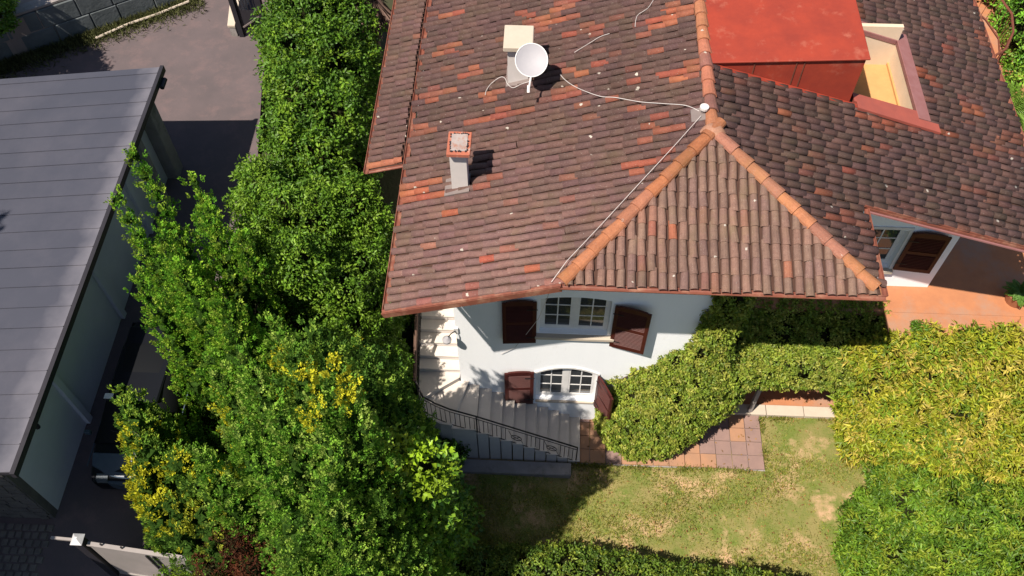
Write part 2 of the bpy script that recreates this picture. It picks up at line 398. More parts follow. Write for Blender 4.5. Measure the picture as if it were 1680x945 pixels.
def shutter(hinge, width, z0, z1, ang, y, label, arch=.06, side=1, louvre=True):
    """leaf hinged at x=hinge; side=+1 opens to the right of the hinge, ang = degrees away from the wall"""
    a = math.radians(ang)
    o_ = Vector((hinge, y-.045, 0)); d = Vector((side*math.cos(a), -math.sin(a), 0)); nrm = Vector((-d.y*side, d.x*side, 0))
    if nrm.y > 0: nrm = -nrm
    def P(u, v, t): return o_+d*u+nrm*t+Vector((0, 0, v))
    def bx(m, u0, u1, v0, v1, t0, t1):
        q = [P(u0,v0,t0),P(u1,v0,t0),P(u1,v0,t1),P(u0,v0,t1),P(u0,v1,t0),P(u1,v1,t0),P(u1,v1,t1),P(u0,v1,t1)]
        m.hexa(q)
    m = MB(); st = .085
    bx(m, 0, st, z0, z1-.02, 0, .045); bx(m, width-st, width, z0, z1-.02, 0, .045)
    bx(m, st, width-st, z0, z0+.12, 0, .045)
    for i in range(6):
        u0 = st+(width-2*st)*i/6; u1 = st+(width-2*st)*(i+1)/6
        h = lambda u: z1-.02+arch*(1-((u/width)*2-1)**2)
        m.hexa([P(u0,z1-.13,0),P(u1,z1-.13,0),P(u1,z1-.13,.045),P(u0,z1-.13,.045),P(u0,h(u0),0),P(u1,h(u1),0),P(u1,h(u1),.045),P(u0,h(u0),.045)])
    zm = (z0+z1)/2; bx(m, st, width-st, zm-.05, zm+.05, 0, .04)
    bx(m, st, width-st, z0+.12, z1-.13, .004, .012)
    sh = m.build('shutter', m_shutter, house); sh['label'] = label
    s = MB()
    z = z0+.14
    while z < z1-.16:
        if not (zm-.08 < z < zm+.05):
            q0 = [P(st,z,.012),P(width-st,z,.012),P(width-st,z-.012,.042),P(st,z-.012,.042)]
            s.hexa(q0+[v+Vector((0,0,.012)) for v in q0])
        z += .055
    s.build('louvres', m_shutter, sh)
    for zz in (z0+.25, z1-.3):
        hg = MB(); bx(hg, -.02, .22, zz, zz+.03, .046, .054); hg.build('hinge', m_iron, sh)
shutter(-.02, .76, .30, 2.0, 4, WY, 'dark shutter left of the upper window', side=-1)
shutter(1.68, .80, .27, 1.95, 14, WY, 'shutter right of the upper window, lower half sunlit')
shutter(-.04, .72, -2.78, -1.12, 5, WY, 'dark shutter left of the lower window', side=-1)
shutter(1.56, .72, -2.78, -1.2, 62, WY, 'shutter swung out to the right of the lower window')
shutter(8.34, .84, .80, 2.2, 6, RY, 'large shutter beside the right hand window')

# ---- roof deck
roof = MB()
T = .10
def deck(poly, f): roof.prism(poly, lambda x, y: f(x, y)-.03-T, lambda x, y: f(x, y)-.03)
LX = -2.74; RX = 10.24
deck([(LX,EY+.03),(FLx,EY+.03),(AX,AY),(AX,YB),(LX,YB)], zl)
deck([(FLx+.01,EY+.03),(FRx-.01,EY+.03),(AX,AY)], zh)
deck([(FRx,EY+.03),(FRx,11.2),(FRx-(11.2-EY)/(AY-EY)*(FRx-AX),11.2)], zr)
xq = FRx-(11.2-EY)/(AY-EY)*(FRx-AX)
deck([(xq,11.2),(RX,11.2),(RX,AY),(AX,AY)], zr)
deck([(AX,AY),(RX,AY),(RX,13.95),(AX,13.95)], zr)
deck([(AX,13.95),(6.3,13.95),(6.3,16.55),(AX,16.55)], zr); deck([(7.95,13.95),(RX,13.95),(RX,16.55),(7.95,16.55)], zr)
deck([(AX,16.55),(RX,16.55),(RX,YB),(AX,YB)], zr)
roofo = roof.build('roof', m_deck, house)
# low side strip
sx0, sx1 = -3.62, -2.92
zs = lambda x, y: 3.95+(x+3.66)*sL
MB().prism([(sx0,12.84),(sx1,12.84),(sx1,YB),(sx0,YB)], lambda x, y: zs(x, y)-.13, lambda x, y: zs(x, y)-.03).build('side_roof', m_deck, house)
# soffit board along front eave + rafters tails
MB().prism([(LX+.04,EY+.06),(FLx,EY+.06),(FLx+1.7,WY),(LX+.04,WY)], lambda x, y: min(zl(x), zh(max(x,FLx),y) if x > FLx-.01 else 99)-.15, lambda x, y: min(zl(x), zh(max(x,FLx),y) if x > FLx-.01 else 99)-.135).build('soffit', m_wood, roofo)

# ---- tiles
NS = 6
def tile_mesh(n=NS, wlow=.157, whigh=.135, hl=.068, hh=.056, ln=.36, th=.014):
    """cap tile pointing along +Y (up slope), origin at its lower end on the plane"""
    m = MB()
    for (y, wd, h) in ((0, wlow, hl), (ln, whigh, hh)):
        for k_ in range(n+1):
            t = math.pi*k_/n; m.v.append((wd/2*math.cos(t), y, h*math.sin(t)+ .004))
    for k_ in range(n+1):
        t = math.pi*k_/n; m.v.append(((wlow/2-th)*math.cos(t), 0, (hl-th)*math.sin(t)))
    for k_ in range(n):
        m.f.append((k_+1, k_, n+1+k_, n+2+k_)); m.f.append((k_, k_+1, 2*(n+1)+k_+1, 2*(n+1)+k_))
    return m
TM = tile_mesh()
ORANGE = [(.33,.095,.05),(.37,.12,.06),(.31,.078,.048),(.28,.09,.055)]
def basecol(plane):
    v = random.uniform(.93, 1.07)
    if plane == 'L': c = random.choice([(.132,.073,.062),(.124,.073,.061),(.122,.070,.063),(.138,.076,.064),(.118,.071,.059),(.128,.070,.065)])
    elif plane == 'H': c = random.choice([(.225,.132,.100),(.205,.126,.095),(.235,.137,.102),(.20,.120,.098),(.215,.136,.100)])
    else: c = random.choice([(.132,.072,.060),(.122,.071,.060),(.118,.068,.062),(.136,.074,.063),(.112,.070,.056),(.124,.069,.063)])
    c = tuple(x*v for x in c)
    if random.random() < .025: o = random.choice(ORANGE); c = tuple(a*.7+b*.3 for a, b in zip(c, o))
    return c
# orange replacement tiles: photograph position, half width and height of the patch, strength
PAT_L = [(855,23,14,5,.8),(900,35,25,8,.45),(935,28,15,5,.9),(935,58,18,6,.95),(885,42,16,10,.7),(970,45,12,5,.5),(740,25,14,5,.8),(720,22,10,4,.5),(690,12,9,6,.6),
 (735,78,12,6,.7),(775,115,14,9,.85),(708,145,12,3,.5),(720,152,22,5,.6),(705,165,13,5,.9),(808,158,11,4,.8),(827,175,12,4,.9),(795,193,22,5,.85),(855,180,18,4,.6),
 (700,215,24,6,.6),(685,210,12,4,.7),(1105,10,18,5,.7),(1112,22,24,5,.9),(1090,36,20,6,.9),(1065,53,13,5,.8),(1080,82,14,5,.7),(985,100,13,4,.8),(980,52,14,5,.5),(1130,108,16,5,.8),(1110,120,22,5,.95),(1125,128,24,5,.85),
 (950,119,13,5,.85),(935,112,14,4,.5),(1038,133,14,5,.7),(1012,160,13,5,.95),(925,150,16,7,.7),(963,170,12,5,.6),(1045,176,12,5,.9),(1082,190,13,4,.9),(1060,208,10,5,.7),(1098,212,24,5,.95),(1070,232,13,5,.8),
 (1105,246,14,4,.7),(1045,273,18,6,.85),(1040,284,14,4,.9),(1065,268,30,5,.5),(820,287,12,5,.8),(801,302,12,4,.9),(628,200,8,5,.9),(650,215,14,4,.5),(650,205,10,3,.4),(690,305,24,8,.8),(680,318,18,7,.9),(705,325,14,5,.95),(735,350,11,6,.95),
 (798,427,13,6,.95),(883,443,13,6,.95),(784,472,9,7,.6),(640,268,34,4,.7),(930,322,12,4,.5),(915,370,10,5,.4),(660,300,8,4,.5),(930,8,25,4,.7)]
PAT_R = [(1286,184,12,5,.9),(1405,188,14,5,.95),(1450,204,14,5,.9),(1470,205,24,6,.7),(1515,210,22,4,.9),(1545,217,16,4,.9),(1385,350,12,5,.6),(1425,248,11,4,.7),(1388,278,11,5,.8),(1352,318,14,6,.75),(1378,356,14,6,.75),(1590,178,11,4,.8),
 (1505,110,8,4,.9),(1518,126,12,5,.95),(1538,143,6,4,.9),(1548,80,9,5,.8),(1400,8,14,5,.7),(1412,20,8,4,.5),(1290,45,20,5,.6),(1320,275,14,7,.4),(1330,252,10,7,.35),(1653,222,12,7,.5),(1608,246,12,6,.45),(1655,250,20,5,.5),(1600,315,14,6,.4),(1458,245,10,4,.6),(1448,358,8,4,.4),
 (1610,62,14,9,.6),(1400,278,8,4,.5),(1500,340,14,5,.3),(1640,330,20,8,.25)]
PAT_H = [(1098,375,8,13,.85),(1064,370,6,8,.7),(1288,435,4,14,.7),(1052,432,9,14,.45),(1062,345,9,10,.3),(1150,365,8,12,.25),(1220,355,8,12,.3),(1075,470,9,8,.25),(1190,455,9,12,.15)]
P0 = {'L': ((-sL,0,1), AZ-sL*AX), 'R': ((sR,0,1), AZ+sR*AX), 'H': ((0,-sH,1), EZ-sH*EY)}
def patches(lst, pl):
    n, c = P0[pl]; out = []
    for (x, y, w_, h_, s) in lst:
        p = at_plane(x, y, n, c); q = at_plane(x+w_, y, n, c); r = at_plane(x, y+h_, n, c)
        out.append((p.x, p.y, abs(q.x-p.x)+.02, abs(r.y-p.y)+.035, s))
    return out
PT = {'L': patches(PAT_L, 'L'), 'R': patches(PAT_R, 'R'), 'H': patches(PAT_H, 'H')}
tiles = []   # (matrix, colour)
def add_tile(pl, x, y, cl=1.0, col=None):
    if pl == 'L': X = Vector((0,-1,0)); Yv = Vector((1,0,sL)).normalized(); z = zl(x)
    elif pl == 'R': X = Vector((0,1,0)); Yv = Vector((-1,0,sR)).normalized(); z = zr(x)
    elif pl == 'H': X = Vector((1,0,0)); Yv = Vector((0,1,sH)).normalized(); z = zh(x, y)
    else: X = Vector((0,-1,0)); Yv = Vector((1,0,sL)).normalized(); z = zs(x, y)
    Z = X.cross(Yv)
    m = Matrix((X, Yv, Z)).transposed().to_4x4()
    off = Z*.012
    m.translation = Vector((x, y, z-.03))+off
    tilt = Matrix.Rotation(-math.radians(1.6)+random.gauss(0, .008), 4, 'X') @ Matrix.Rotation(random.gauss(0, .03), 4, 'Z') @ Matrix.Rotation(random.gauss(0, .05), 4, 'Y')
    sc = Matrix.Diagonal((1+random.gauss(0,.02), cl, 1+random.gauss(0,.05), 1))
    m = m @ Matrix.Translation((random.gauss(0,.006), random.gauss(0,.016), .016)) @ tilt @ sc
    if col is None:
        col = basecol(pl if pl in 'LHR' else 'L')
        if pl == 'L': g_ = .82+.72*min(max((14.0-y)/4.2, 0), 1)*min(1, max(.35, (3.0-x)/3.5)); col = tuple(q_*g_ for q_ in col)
        mx, my = (m @ Vector((0, .16, 0))).xy
        for (px_, py_, wx, wy, s) in PT.get(pl, []):
            if abs(mx-px_) < wx and abs(my-py_) < wy:
                o = random.choice(ORANGE); s2 = min(1, s**1.3*random.uniform(.75, 1.05)); col = tuple(a*(1-s2)+b*s2 for a, b in zip(col, o))
    tiles.append((m, col))
PITCH, EXP = .182, .305
def blocked(x, y):
    if 3.0 < x < 6.3 and y > 13.80 and x < 6.28: return True
    if 6.2 < x < 8.0 and 13.92 < y < 16.62: return True
    if -1.80 < x < -1.42 and 11.78 < y < 12.1: return True
    if -.80 < x < -.34 and 14.42 < y < 15.0: return True
    return False
# left plane
nrow = int((YB-EY)/PITCH)
cx_ = math.cos(math.atan(sL))
for i in range(nrow):
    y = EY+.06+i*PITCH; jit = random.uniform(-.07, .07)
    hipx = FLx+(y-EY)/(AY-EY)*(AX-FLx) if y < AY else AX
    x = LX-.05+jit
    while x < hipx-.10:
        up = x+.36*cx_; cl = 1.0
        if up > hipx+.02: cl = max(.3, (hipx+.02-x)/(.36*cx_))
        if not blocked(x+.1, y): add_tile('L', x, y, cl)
        x += EXP*cx_
cxr = math.cos(math.atan(sR))
for i in range(nrow):
    y = EY+.06+i*PITCH; jit = random.uniform(-.07, .07)
    hipx = FRx-(y-EY)/(AY-EY)*(FRx-AX) if y < AY else AX
    x = (FRx+.03 if y < 11.22 else RX+.04)+jit
    while x > hipx+.10:
        up = x-.36*cxr; cl = 1.0
        if up < hipx-.02: cl = max(.3, (x-hipx+.02)/(.36*cxr))
        if not blocked(x-.1, y) and not (x-.1 > 6.2 and blocked(x, y)): add_tile('R', x, y, cl)
        x -= EXP*cxr
cxh = math.cos(math.atan(sH))
ncol = int((FRx-FLx)/PITCH)
for i in range(ncol):
    x = FLx+.06+(i+.4)*PITCH; jit = random.uniform(-.02, .02)
    yt = EY+(AY-EY)*min((x-FLx)/(AX-FLx), (FRx-x)/(FRx-AX))
    y = EY-.03+jit
    while y < yt-.08:
        up = y+.36*cxh; cl = 1.0
        if up > yt+.02: cl = max(.25, (yt+.02-y)/(.36*cxh))
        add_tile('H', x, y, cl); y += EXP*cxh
for i in range(int((YB-12.9)/PITCH)):
    y = 12.93+i*PITCH; x = sx0-.05
    col = (.36,.13,.075) if i == 0 else None
    for k_ in range(3):
        add_tile('S', x, y, 1.0 if k_ < 2 else .5, col); x += EXP*cx_
camp = Vector((0, 0, H))
tiles.sort(key=lambda t: (t[0].translation-camp).length)
# prefer the front hip tiles (largest and nearest) as single parts
single, rest = tiles[:300], tiles[300:]
tmd = TM.data('roof_tile', tm_obj)
for m_, c in single:
    o = bpy.data.objects.new('roof_tile', tmd); o.color = (*c, 1); link(o, roofo, m_)
tv = np.array(TM.v); nf = len(TM.f); nv = len(tv)
V = np.empty((len(rest)*nv, 3)); C = np.ones((len(rest)*nv, 4))
for i, (m_, c) in enumerate(rest):
    A_ = np.array(m_); V[i*nv:(i+1)*nv] = tv @ A_[:3, :3].T + A_[:3, 3]; C[i*nv:(i+1)*nv, :3] = c
def np_mesh(name, V, F, mat, C=None, parent=None):
    me = bpy.data.meshes.new(name); k_ = F.shape[1]
    me.vertices.add(len(V)); me.vertices.foreach_set('co', V.astype(np.float32).ravel())
    me.loops.add(F.size); me.loops.foreach_set('vertex_index', F.astype(np.int32).ravel())
    me.polygons.add(len(F)); me.polygons.foreach_set('loop_start', (np.arange(len(F))*k_).astype(np.int32)); me.polygons.foreach_set('loop_total', np.full(len(F), k_, np.int32))
    me.update(calc_edges=True); me.validate()
    if C is not None:
        a = me.attributes.new('tint', 'FLOAT_COLOR', 'POINT'); a.data.foreach_set('color', C.astype(np.float32).ravel())
    me.materials.append(mat)
    o = bpy.data.objects.new(name, me); link(o, parent, Matrix.Identity(4)); return o
Fq = np.array(TM.f); FF = (np.arange(len(rest))[:, None, None]*nv+Fq[None]).reshape(-1, 4)
o = np_mesh('roof_tiles', V, FF, tm_attr, C, roofo); o['kind'] = 'stuff'

# ---- ridge and hip caps
ridge_mesh = tile_mesh(7, .27, .22, .11, .09, .45, .02).data('ridge_tile', tm_obj)
def caps(a, b, cols, step=.385):
    a = Vector(a); b = Vector(b); d = (b-a); n = int(d.length/step); d.normalize()
    x = d.cross(Vector((0, 0, 1))).normalized(); z = x.cross(d)
    for i in range(n+1):
        p = a+d*(i*step)
        if (b-p).length < .12: break
        m_ = Matrix((x, d, z)).transposed().to_4x4(); m_.translation = p+z*(-.005)
        m_ = m_ @ Matrix.Rotation(-.045+random.gauss(0, .01), 4, 'X') @ Matrix.Rotation(random.gauss(0, .02), 4, 'Z')
        o = bpy.data.objects.new('ridge_tile', ridge_mesh); c = random.choice(cols); v = random.uniform(.85, 1.15)
        o.color = (c[0]*v, c[1]*v, c[2]*v, 1); link(o, roofo, m_)
hl = [(.38,.15,.07),(.41,.165,.08),(.34,.14,.08),(.40,.15,.065)]
hr = [(.36,.155,.085),(.31,.135,.09),(.28,.13,.10),(.40,.165,.08)]
caps((FLx+.0,EY+.02,EZ+.02), (AX-.05,AY-.05,AZ+.02), hl)
caps((FRx-.08,EY+.1,EZ+.04), (AX+.05,AY-.05,AZ+.02), hr)
caps((AX,AY+.08,AZ+.03), (AX,YB,AZ+.03), [(.40,.15,.09),(.30,.13,.10),(.44,.18,.09),(.26,.12,.095)])
j = MB(); n = 10
for i in range(n): 
    a0 = 2*math.pi*i/n
    j.v.append((AX+.24*math.cos(a0), AY+.0+.2*math.sin(a0), AZ-.03+random.uniform(-.01,.01)))
for i in range(n):
    a0 = 2*math.pi*i/n; j.v.append((AX+.13*math.cos(a0), AY+.11*math.sin(a0), AZ+.12))
for i in range(n): j.f.append((i, (i+1)%n, n+(i+1)%n, n+i))
j.f.append(tuple(n+i for i in range(n)))
jo = j.build('hip_junction', tm_obj, roofo, smooth=True); jo.color = (.42,.22,.14,1)

# ---- gutters and verges
g = MB(); g.halfpipe((FLx-.05,EY-.04,EZ-.03),(FRx+.10,EY-.04,EZ-.05),.062); g.build('gutter', m_copper, house)
g = MB(); g.halfpipe((LX-.10,EY+.0,zl(LX)-.06),(LX-.10,YB,zl(LX)-.06),.06); g.build('gutter', m_copper, house)
g = MB(); g.halfpipe((FRx+.09,EY+.02,EZ-.06),(FRx+.09,11.16,EZ-.06),.055); g.build('gutter', m_copper, house)
g = MB(); g.halfpipe((RX+.10,11.2,zr(RX)-.05),(RX+.10,YB,zr(RX)-.05),.06); g.build('gutter', m_copper, house)
g = MB(); g.halfpipe((sx0-.10,12.8,zs(sx0,0)-.07),(sx0-.10,YB,zs(sx0,0)-.07),.055); g.halfpipe((sx0-.04,12.78,zs(sx0,0)-.03),(sx1+.02,12.78,zs(sx1,0)-.03),.045); g.build('gutter', m_copper, house)
# verge flashing left of the front hip, right verge stepped trims
v = MB(); v.bar((LX-.14,EY-.02,zl(LX-.14)-.02),(FLx,EY-.02,zl(FLx)-.02),.07,.05); v.bar((LX-.14,EY-.05,zl(LX-.14)-.09),(FLx,EY-.05,zl(FLx)-.09),.03,.14)
v.build('verge_trim', m_copper, house)
v = MB()
v.bar((FRx+.05,11.19,zr(FRx+.05)+.0),(RX+.1,11.19,zr(RX+.1)+.0),.08,.05)
v.bar((FRx+.12,11.16,zr(FRx+.12)-.05),(RX+.1,11.16,zr(RX+.1)-.05),.05,.05)
v.bar((FRx+.12,11.19,zr(FRx+.12)-.11),(RX+.1,11.19,zr(RX+.1)-.11),.04,.12)
v.build('verge_trim', m_copper, house)
MB().bar((FRx+.12,11.11,zr(FRx+.12)-.09),(RX+.1,11.11,zr(RX+.1)-.09),.04,.03).build('drip_edge', m_plum, house)
# rafter-like soffit under the right verge (dark wood boards, chosen to bounce less light)
MB().prism([(FRx+.1,11.22),(9.4,11.22),(9.4,RY),(FRx+.1,RY)], lambda x, y: zr(x)-.17, lambda x, y: zr(x)-.135).build('soffit', m_wood, roofo)

# ---- red metal dormer with seams
d = MB()
zt = lambda x, y: 6.25+(x-3.2)*.065
d.prism([(3.24,13.87),(6.14,13.87),(6.14,YB),(3.24,YB)], lambda x, y: zr(x)-.1, lambda x, y: zt(x, y)-.03)
dm = d.build('dormer', m_redmetal, house); dm['label'] = 'red sheet metal dormer box on the right roof slope'
MB().prism([(3.2,13.82),(6.2,13.82),(6.2,YB),(3.2,YB)], lambda x, y: zt(x, y)-.028, lambda x, y: zt(x, y)+.012).build('dormer_roof', m_redmetal, dm, bevel=.01)
for x in (4.05, 4.85, 5.0): MB().bar((x,13.86,zr(x)+.02),(x-.0,13.86,zt(x,0)-.04),.014,.02,up=(1,0,0)).build('seam', m_rust, dm)
fl_ = MB(); fl_.bar((3.3,13.80,zr(3.3)+.05),(6.3,13.80,zr(6.3)+.05),.10,.015); fl_.build('flashing', m_redmetal, dm)
# ---- roof terrace recess
rc = MB(); x0, x1, y0, y1, zf = 6.35, 7.74, 14.12, 16.3, 4.1
rc.box(x1, x1+.1, y0-.1, y1+.1, zf-.1, zr(x1)+.02); rc.box(x0-.2, x1, y1, y1+.1, zf-.1, zr(x0)+.0); rc.box(x0-.2, x1, y0-.1, y0, zf-.1, zr(x1)+.0)
ro = rc.build('roof_terrace', m_cream, house)
MB().box(x0-.2, x1, y0, y1, zf-.1, zf).build('floor', m_ochre, ro)
MB().box(x1-.04, x1, y0, y1, zf, zf+.07).build('skirting', m_ochre, ro)
fr = MB(); ztop = lambda x: zr(x)+.07
def slab(m, xa, xb, ya, yb): m.prism([(xa,ya),(xb,ya),(xb,yb),(xa,yb)], lambda x, y: zr(x)-.05, lambda x, y: zr(x)+.075)
slab(fr, 7.71, 8.0, 13.95, 16.6); slab(fr, 6.2, 7.708, 16.28, 16.6)
fr.build('frame', m_plum, ro, bevel=.01)
fr = MB(); slab(fr, 6.25, 7.708, 13.9, 14.14); fr.prism([(6.3,13.72),(8.15,13.66),(8.15,13.9),(6.3,13.9)], lambda x, y: zr(x)+.02, lambda x, y: zr(x)+.085)
fr.build('frame', mat('red flashing', (.34,.085,.06), .6, (.26,.07,.055), 4), ro)
bx_ = MB(); bx_.box(7.35, 7.5, 14.2, 14.36, zf, zf+.12); bx_.build('floor_box', m_dark, ro)

# ---- chimneys
ch = MB(); ch.box(-1.77, -1.45, 11.80, 12.08, 4.45, 5.69)
c2 = ch.build('chimney', m_plast, house); c2['label'] = 'plastered chimney with a square red brick cap'
MB().prism([(-1.92,11.66),(-1.42,11.66),(-1.42,12.15),(-1.92,12.15)], lambda x, y: zl(x)-.02, lambda x, y: zl(x)+.055).build('flashing', m_lead, c2)
MB().box(-1.805, -1.36, 11.68, 12.27, 5.69, 5.78).build('cap', m_brick, c2, bevel=.01)
MB().box(-1.735, -1.43, 11.76, 12.19, 5.78, 5.797).build('cap_slab', m_capg, c2)
cr = MB()
for i in range(46):
    s_ = random.random(); side = i % 4
    x = [-1.74+.31*s_, -1.74+.31*s_, -1.745, -1.42][side]+random.uniform(-.012,.012); y = [11.75, 12.2, 11.75+.45*s_, 11.75+.45*s_][side]+random.uniform(-.012,.012)
    r_ = random.uniform(.006,.013); cr.box(x-r_, x+r_, y-r_, y+r_, 5.78, 5.803+random.uniform(0,.008))
o = cr.build('mortar_crumbs', m_dark, c2); o['kind'] = 'stuff'
ch = MB(); ch.box(-.79, -.36, 14.46, 14.94, 4.8, 5.9); c1 = ch.build('chimney', m_plast, house); c1['label'] = 'grey chimney behind the satellite dish with a pale slab cap'
MB().prism([(-.83,14.3),(-.30,14.3),(-.30,15.0),(-.83,15.0)], lambda x, y: zl(x)-.02, lambda x, y: zl(x)+.06).build('flashing', m_lead, c1)
MB().box(-.87, -.27, 14.36, 15.05, 5.9, 6.02).build('cap', m_conclt, c1, bevel=.015)
# vent pipe near ridge
vp = MB(); p = at_plane(1153, 188, (-sL,0,1), AZ-sL*AX); vp.tube([p+Vector((0,0,-.05)), p+Vector((0,0,.16))], .05, 10); v_ = vp.build('vent_pipe', m_lead, house)
MB().tube([p+Vector((0,0,.16)), p+Vector((0,0,.21))], .085, 12).build('vent_cap', m_plast, v_)
MB().prism([(p.x-.22,p.y-.2),(p.x+.06,p.y-.2),(p.x+.06,p.y+.12),(p.x-.22,p.y+.12)], lambda x,y: zl(x)+.02, lambda x,y: zl(x)+.075).build('vent_flashing', m_lead, v_)

# ---- satellite dish
dc = Vector((-.29, 14.05, 5.99)); nd = Vector((.04, -.60, .80)).normalized()
dish = empty('satellite_dish', (-.33, 14.2, 5.05), 'white satellite dish on a mast in front of the slab capped chimney', 'satellite dish')
xa_ = nd.cross(Vector((0,1,0))).normalized(); xa_ = Vector((1,0,0))-nd*nd.x; xa_.normalize(); ya_ = nd.cross(xa_)
m = MB(); nr, na = 6, 40
for sgn in (0, 1):
    for i in range(nr+1):
        r_ = .32*i/nr
        for k_ in range(na):
            a = 2*math.pi*k_/na; dep = .07*((r_/.32)**2-1)
            m.v.append(tuple(dc+xa_*(r_*math.cos(a))+ya_*(r_*1.02*math.sin(a))+nd*(dep-.012*sgn)))
o1 = (nr+1)*na
for i in range(nr):
    for k_ in range(na):
        k2 = (k_+1) % na
        m.f.append((i*na+k_, (i+1)*na+k_, (i+1)*na+k2, i*na+k2)); m.f.append((o1+i*na+k2, o1+(i+1)*na+k2, o1+(i+1)*na+k_, o1+i*na+k_))
m.build('reflector', m_dish, dish, smooth=True)
rim = MB(); rim.tube([dc+xa_*(.322*math.cos(t*2*math.pi/40))+ya_*(.328*math.sin(t*2*math.pi/40)) for t in range(41)], .010, 6, cap=False); rim.build('rim', m_white, dish)
bot = dc-ya_*(.32) if (dc-ya_*.32).z < (dc+ya_*.32).z else dc+ya_*.32
tip = Vector((-.33, 13.55, 5.62))
MB().tube([bot-nd*.02, tip], .022, 8).build('feed_arm', m_plast, dish)
MB().tube([tip+Vector((0,-.01,-.02)), tip+Vector((0,.10,.07))], .03, 10).build('receiver', m_white, dish)
MB().tube([(-.3,14.42,5.0),(-.3,14.42,5.9),dc-nd*.09], .022, 8).build('mast', m_lead, dish)
MB().bar((-.34,14.44,5.5),(-.34,14.47,5.5),.1,.05).build('bracket', m_lead, dish)

# ---- cables on the roof
def wire(pts, pl, r, label, lift=.075):
    n, c = P0[pl]; P = [at_plane(x, y, n, c+lift) for x, y in pts]
    Q = []
    for i in range(len(P)-1):
        for t in range(6):
            u = t/6; p0 = P[max(i-1,0)]; p1 = P[i]; p2 = P[i+1]; p3 = P[min(i+2,len(P)-1)]
            Q.append(.5*((2*p1)+(-p0+p2)*u+(2*p0-5*p1+4*p2-p3)*u*u+(-p0+3*p1-3*p2+p3)*u**3))
    Q.append(P[-1]); return tag(MB().tube(Q, r, 5).build('cable', m_wire), label, 'cable')
wire([(868,134),(855,138),(842,144),(833,138),(828,128),(820,127),(806,137),(798,148),(796,156)], 'L', .0065, 'white cable curling on the tiles left of the satellite dish')
wire([(919,122),(926,130),(938,139),(956,148),(985,158),(1010,160),(1050,167),(1090,170),(1125,173),(1147,182)], 'L', .0065, 'white cable sagging from the satellite dish to the vent pipe')
wire([(1072,0),(1062,14),(1047,24),(1043,34),(1042,44)], 'L', .0055, 'short white cable hanging near the top of the roof')
wire([(1000,55),(985,60),(965,72),(942,86)], 'L', .0055, 'short loose white cable lying right of the dish')
# cable over the hip down to the front wall
n, c = P0['L']
pts = [at_plane(1150, 190, n, c+.12), at_plane(1110,235,n,c+.12), at_plane(1045,305,n,c+.1), at_plane(985,370,n,c+.12)]
n2, c2_ = P0['L']
pts += [at_plane(930,428,n,c+.16), Vector(at_plane(905,462,n,c+.1)), ]
pe = Vector((-.02+.0, 10.9, 1.0)); 
def at_y(px, py, y): d_ = ray(px, py); return Vector((0,0,H))+d_*(y/d_.y)
pts += [at_y(899,486,9.5), at_y(884,522,10.3), at_y(862,550,10.93), at_y(845,570,10.96), at_y(822,581,10.97)]
tag(MB().tube(pts, .006, 5).build('cable', m_wire), 'long white cable from the vent pipe over the hip to the front wall', 'cable')

# ---- wall lamp at the corner above the stairs
lamp = empty('wall_lamp', (-1.86, 11, .6), 'white wall lamp with a round shade at the house corner above the stairs', 'lamp')
MB().box(-1.9, -1.8, 10.96, 11.0, .52, .72).build('wall_plate', m_white, lamp)
MB().tube([(-1.86,10.97,.62),(-1.95,10.82,.72),(-2.02,10.75,.66)], .014, 6).build('arm', m_iron, lamp)
sh = MB(); sh.tube([(-2.04,10.74,.68),(-2.04,10.74,.60)], .04, 14, r1=.11); sh.tube([(-2.04,10.74,.60),(-2.04,10.74,.54)], .11, 14, r1=.10); sh.build('shade', m_dish, lamp)

# ================================================================== STAIRS
st = empty('staircase', (-.3, 10.3, G), 'stone staircase curving around the house corner with an iron railing', 'staircase')
RS = .18; rx = [1.22,.93,.645,.36,.07,-.22,-.51,-.80,-1.09,-1.38]
yo = 9.74
def step(poly, z, lip=True):
    MB().prism(poly, z-.045, z).build('step', m_marble, st, bevel=.006)
riser = MB()
for i in range(9):
    z = G+RS*(i+1); a, b = rx[i+1]-.02, rx[i]
    step([(a,yo),(b,yo),(b,WY-.003),(a,WY-.003)], z)
    riser.box(rx[i+1]+.0, rx[i]-.03, yo+.03, WY-.004, G-.1, z-.046)
c0 = (-1.86, WY)
# winders
zA = G+RS*10; zB = G+RS*11
pA = [(-1.40,yo),(-1.40,WY-.003),(-1.66,WY-.003),(-2.02,yo+.02)]
step([pA[3],pA[0],pA[1],pA[2]], zA); riser.prism([(-1.98,yo+.05),(-1.41,yo+.03),(-1.41,WY-.004),(-1.64,WY-.004)], G-.1, zA-.046)
pB = [(-2.02,yo+.02),(-1.66,WY-.003),(-1.88,WY-.003),(-2.86,10.35),(-2.62,9.95),(-2.3,yo+.06)]
step([(-2.02,yo+.02),(-1.66,WY-.004),(-1.9,WY-.004),(-2.84,10.32),(-2.60,9.95),(-2.3,9.80)], zB)
riser.prism([(-1.99,yo+.05),(-1.68,WY-.006),(-1.9,WY-.006),(-2.8,10.32),(-2.57,9.98),(-2.29,9.84)], G-.1, zB-.046)
zC = G+RS*12
step([(-2.86,10.30),(-1.88,10.99),(-1.88,11.13),(-2.9,11.13)], zC); riser.prism([(-2.82,10.36),(-1.9,11.0),(-1.9,11.13),(-2.86,11.13)], G-.1, zC-.046)
for i in range(9):
    z = zC+RS*(i+1); a = 11.12+i*.275
    step([(-2.92,a-.02),(-1.862,a-.02),(-1.862,a+.275),(-2.92,a+.275)], z); riser.box(-2.89, -1.864, a+.01, a+.275, G-.1, z-.046)
riser.box(-2.89, -1.864, 13.59, 14.5, -.6, -.05)
riser.build('stair_base', m_plast, st)
MB().box(-2.92, -1.862, 13.6, 14.6, -.048, 0).build('landing', m_marble, st)
